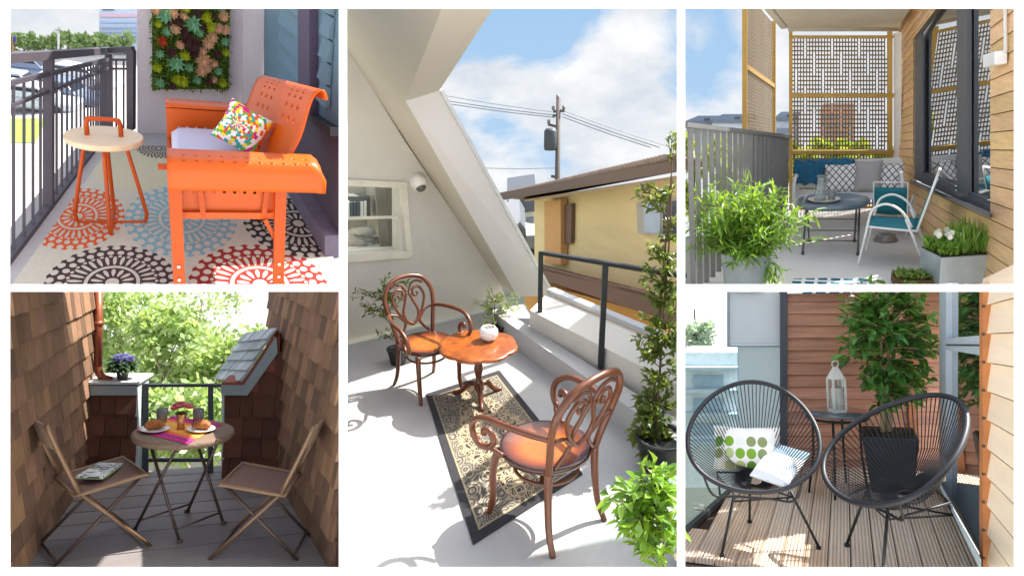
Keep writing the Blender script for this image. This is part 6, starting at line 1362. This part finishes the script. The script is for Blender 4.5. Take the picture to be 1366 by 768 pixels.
def dots():
    m, nt, b, L = new_mat('green_dots'); tc = N(nt, 'ShaderNodeTexCoord'); sp = N(nt, 'ShaderNodeSeparateXYZ'); L.new(tc.outputs['Object'], sp.inputs[0])
    u, v = mathn(nt, 'MULTIPLY', sp.outputs[0], 17), mathn(nt, 'MULTIPLY', mathn(nt, 'ADD', sp.outputs[2], .01), 15); fu, fv = [mathn(nt, 'SUBTRACT', mathn(nt, 'FRACT', mathn(nt, 'ADD', k, 40)), .5) for k in (u, v)]
    d = mathn(nt, 'LESS_THAN', mathn(nt, 'ADD', mathn(nt, 'MULTIPLY', fu, fu), mathn(nt, 'MULTIPLY', fv, fv)), .19)
    cb = N(nt, 'ShaderNodeCombineXYZ'); L.new(mathn(nt, 'FLOOR', u), cb.inputs[0]); L.new(mathn(nt, 'FLOOR', v), cb.inputs[1]); w = N(nt, 'ShaderNodeTexWhiteNoise'); w.noise_dimensions = '2D'; L.new(cb.outputs[0], w.inputs['Vector'])
    r = N(nt, 'ShaderNodeValToRGB'); r.color_ramp.interpolation = 'CONSTANT'; e = r.color_ramp.elements; e[0].color = hexc('#7fae35'); e[1].position = .3; e[1].color = hexc('#b9c98a'); 
    for p_, c_ in ((.5, '#8d9a66'), (.65, '#9fb0c4'), (.78, '#5f8f2a'), (.9, '#e8ece4')): q = e.new(p_); q.color = hexc(c_)
    L.new(w.outputs[0], r.inputs[0]); top = mathn(nt, 'LESS_THAN', sp.outputs[2], .19)
    L.new(mixc(nt, mathn(nt, 'MULTIPLY', d, top), hexc('#f1f0ec'), r.outputs[0]), b.inputs['Base Color']); b.inputs['Roughness'].default_value = .9; return m
M5 = P.M.inverted() @ cl5.matrix_world
t = thing('throw_pillow', 'white pillow with green dots in the left string chair', 'pillow', P, M5 @ V((-.05, .07, .44)), radians(4), tilt=Matrix.Rotation(radians(-24), 4, 'X'))
b = MB(); pillow(b, .36, .25, .11); b.v = [q + V((0, 0, .13)) for q in b.v]; obj('cover', b, dots(), t, True)
t = thing('magazine', 'pale magazine leaning on the dotted pillow', 'magazine', P, M5 @ V((.09, -.13, .44)), radians(-12), tilt=Matrix.Rotation(radians(-58), 4, 'X') @ Matrix.Rotation(radians(14), 4, 'Y'))
def cover():
    m, nt, b, L = new_mat('magazine_cover'); tc = N(nt, 'ShaderNodeTexCoord'); sp = N(nt, 'ShaderNodeSeparateXYZ'); L.new(tc.outputs['Object'], sp.inputs[0]); nz = N(nt, 'ShaderNodeTexNoise', i_Scale=9, i_Detail=3); L.new(tc.outputs['Object'], nz.inputs[0])
    c = mixc(nt, mathn(nt, 'GREATER_THAN', nz.outputs[0], .56), hexc('#dfe3e6'), hexc('#b9c6d0')); c = mixc(nt, mathn(nt, 'GREATER_THAN', sp.outputs[2], .2), c, hexc('#93a9bb')); L.new(c, b.inputs['Base Color']); b.inputs['Roughness'].default_value = .35; return m
b = MB(); b.box((0, 0, .13), (.21, .012, .27), bev=.003); obj('cover', b, cover(), t)
# ---- table, lantern
bs = P.on(1121, 655); Dt = dpt(bs); zt = P.up(bs, 549); Rt = 41.5 * Dt / 900
t = thing('round_table', 'small round black table with a glass top carrying the lantern', 'table', P, bs); b = MB(); b.lathe([(0, zt - .012), (Rt, zt - .012), (Rt * 1.01, zt - .004), (Rt, zt + .002), (0, zt + .002)], 48, cap=False); obj('tabletop', b, mat('dark_glass', '#4d5a60', rough=.08, var=.05, coat=.6), t, True)
b = MB(); b.tube([(Rt * .9 * cos(q), Rt * .9 * sin(q), zt - .035) for q in [2 * pi * i / 32 for i in range(32)]], .009, 8, closed=True); obj('ring', b, m_rod, t, True)
for a in (205, 262, 325, 80):
    a = radians(a); d = V((cos(a), sin(a), 0)); b = MB(); b.tube([d * Rt * .9 + V((0, 0, zt - .03)), d * Rt * .78 + V((0, 0, zt - .04)), d * Rt * .80 + V((0, 0, zt * .5)), d * Rt * 1.0], .008, 8); obj('leg', b, m_rod, t, True)
lp = P.on(1117, 549, zt + .002); k = dpt(lp) / 900; t = thing('lantern', 'white metal lantern with a candle on the round black table', 'lantern', P, lp, radians(28)); m_lan = mat('lantern_white', '#d9d8d2', rough=.4, var=.1, scale=20); w_, h_ = 15.5 * k, 40 * k
b = MB(); b.box((0, 0, .01), (w_ * 1.1, w_ * 1.1, .02)); obj('base', b, m_lan, t)
for sx in (-1, 1):
    for sy in (-1, 1): b = MB(); b.box((sx * w_ / 2, sy * w_ / 2, .02 + h_ / 2), (.012, .012, h_)); obj('corner_bar', b, m_lan, t)
b = MB(); r2 = w_ * .56; b.add([(-r2, -r2, h_ + .02), (r2, -r2, h_ + .02), (r2, r2, h_ + .02), (-r2, r2, h_ + .02), (-.012, -.012, h_ + .1), (.012, -.012, h_ + .1), (.012, .012, h_ + .1), (-.012, .012, h_ + .1)], [(3, 2, 1, 0), (0, 1, 5, 4), (1, 2, 6, 5), (2, 3, 7, 6), (3, 0, 4, 7), (4, 5, 6, 7)]); rf = obj('roof', b, m_lan, t)
b = MB(); b.tube([(.022 * cos(q), 0, h_ + .118 + .022 * sin(q)) for q in [2 * pi * i / 14 for i in range(14)]], .004, 6, closed=True); obj('handle', b, m_lan, rf)
b = MB(); 
for (xa, ya), (xb_, yb_) in (((-1, -1), (1, -1)), ((1, -1), (1, 1)), ((1, 1), (-1, 1)), ((-1, 1), (-1, -1))): b.quad((xa * w_ / 2, ya * w_ / 2, .02), (xb_ * w_ / 2, yb_ * w_ / 2, .02), (xb_ * w_ / 2, yb_ * w_ / 2, h_ + .02), (xa * w_ / 2, ya * w_ / 2, h_ + .02))
obj('glass', b, glassmat('lantern_glass', '#f2f6f5', .03, fk=.5), t)
t = thing('candle', 'white pillar candle inside the lantern', 'candle', P, lp + V((0, 0, .021))); b = MB(); b.lathe([(0, 0), (6.2 * k, 0), (6.2 * k, 27 * k), (5.6 * k, 28 * k), (0, 27 * k)], 24, cap=False); obj('wax', b, mat('wax', '#f0eee6', rough=.5, var=.02), t, True); b = MB(); b.tube([(0, 0, 27 * k), (0, 0, 30 * k)], .0015, 5); obj('wick', b, m_blk, t)
# ---- potted tree
pb = P.on(1189, 652); k = dpt(pb) / 900; t = thing('potted_tree', 'leafy dark green potted tree behind the empty string chair', 'potted plant', P, pb)
b = MB(); w0_, w1_, hh = 24 * k, 33 * k, 76 * k; b.hexa([(-w0_, -w0_, 0), (w0_, -w0_, 0), (w0_, w0_, 0), (-w0_, w0_, 0)], [(-w1_, -w1_, hh), (w1_, -w1_, hh), (w1_, w1_, hh), (-w1_, w1_, hh)]); obj('pot', b, mat('pot_charcoal', '#2b2e34', rough=.45, var=.15), t, bev=.015)
b = MB(); b.box((0, 0, hh + .002), (w1_ * 1.8, w1_ * 1.8, .01)); obj('soil', b, mat('soil', '#3a2c20', rough=1, var=.4, scale=30), t)
br, lv = MB(), MB(); Q = P.M; D5 = dpt(pb); lo = lambda x, y, d=0: P.dep(x, y, D5 + d) - pb
tr = []
for x0, pth in ((1178, ((1178, 545), (1176, 480), (1172, 420))), (1186, ((1188, 540), (1192, 470), (1196, 400))), (1183, ((1182, 560), (1186, 500), (1182, 440)))):
    p_ = smooth([lo(x0, 585)] + [lo(*q, rnd(.08)) for q in pth], 6); br.tube(p_, (.019, .009), 8); tr += p_
for x, y, r, n in ((1140, 410, 20, 15), (1160, 395, 20, 15), (1130, 432, 14, 8), (1190, 400, 24, 17), (1215, 395, 22, 14), (1120, 472, 9, 5), (1150, 450, 20, 14), (1180, 440, 26, 18), (1210, 440, 24, 15), (1235, 452, 16, 9), (1248, 462, 12, 6), (1160, 490, 18, 10), (1190, 490, 24, 16), (1220, 485, 24, 13), (1185, 525, 22, 12), (1210, 522, 20, 11), (1228, 505, 16, 7), (1165, 515, 16, 7), (1232, 470, 16, 8), (1140, 455, 14, 7), (1150, 425, 20, 10), (1240, 430, 13, 5)):
    for _ in range(n):
        a = random.random() * 6.28; q = r * sqrt(random.random()); e_ = lo(x + q * cos(a), y + q * sin(a), rnd(.22)); s0 = min(tr, key=lambda p: (p - e_).length + .6 * max(0, p.z - e_.z)); sprig(br, lv, s0, e_, .004, 6, .085, .05, .75, .12, .1)
obj('trunk', br, mat('pale_trunk', '#b09a76', rough=.7, var=.2, scale=20), t, True); obj('foliage', lv, leafmat('ficus_leaf', '#1c4d24', '#5a9a40', .25, .3), t)
# ---- outside, bleached by the light
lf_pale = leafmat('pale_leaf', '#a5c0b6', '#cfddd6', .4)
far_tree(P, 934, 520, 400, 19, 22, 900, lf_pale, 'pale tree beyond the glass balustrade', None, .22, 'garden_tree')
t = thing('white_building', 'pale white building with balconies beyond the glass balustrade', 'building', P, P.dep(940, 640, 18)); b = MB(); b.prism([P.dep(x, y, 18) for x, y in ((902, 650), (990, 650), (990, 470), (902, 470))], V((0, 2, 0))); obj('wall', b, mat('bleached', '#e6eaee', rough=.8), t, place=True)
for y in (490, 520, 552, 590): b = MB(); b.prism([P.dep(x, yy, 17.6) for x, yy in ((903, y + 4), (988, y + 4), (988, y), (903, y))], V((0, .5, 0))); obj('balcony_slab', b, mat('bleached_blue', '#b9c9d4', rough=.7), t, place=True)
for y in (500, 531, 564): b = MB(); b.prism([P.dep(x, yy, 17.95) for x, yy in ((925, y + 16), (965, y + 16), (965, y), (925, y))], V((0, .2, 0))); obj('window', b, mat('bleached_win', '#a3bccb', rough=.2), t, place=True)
# place skies: bright overcast backdrops standing behind the garden trees
def white_sky(P, pts, D, st=1.15):
    m = bpy.data.materials.new('white_sky'); m.use_nodes = True; nt = m.node_tree; nt.nodes.clear(); em = N(nt, 'ShaderNodeEmission', i_Strength=SKYS * st); tc = N(nt, 'ShaderNodeTexCoord'); nz = N(nt, 'ShaderNodeTexNoise', i_Scale=.12, i_Detail=5); nt.links.new(tc.outputs['Object'], nz.inputs[0]); nt.links.new(mixc(nt, nz.outputs[0], hexc('#ffffff'), hexc('#f1f5fa')), em.inputs[0]); o = N(nt, 'ShaderNodeOutputMaterial'); nt.links.new(em.outputs[0], o.inputs[0])
    b = MB(); b.quad(*[P.dep(x, y, D) for x, y in pts]); struct('sky', b, m, P)
white_sky(P2, ((95, 640), (372, 640), (385, 384), (95, 384)), 30)
white_sky(P5, ((898, 700), (1044, 700), (1044, 384), (898, 384)), 30, 4)
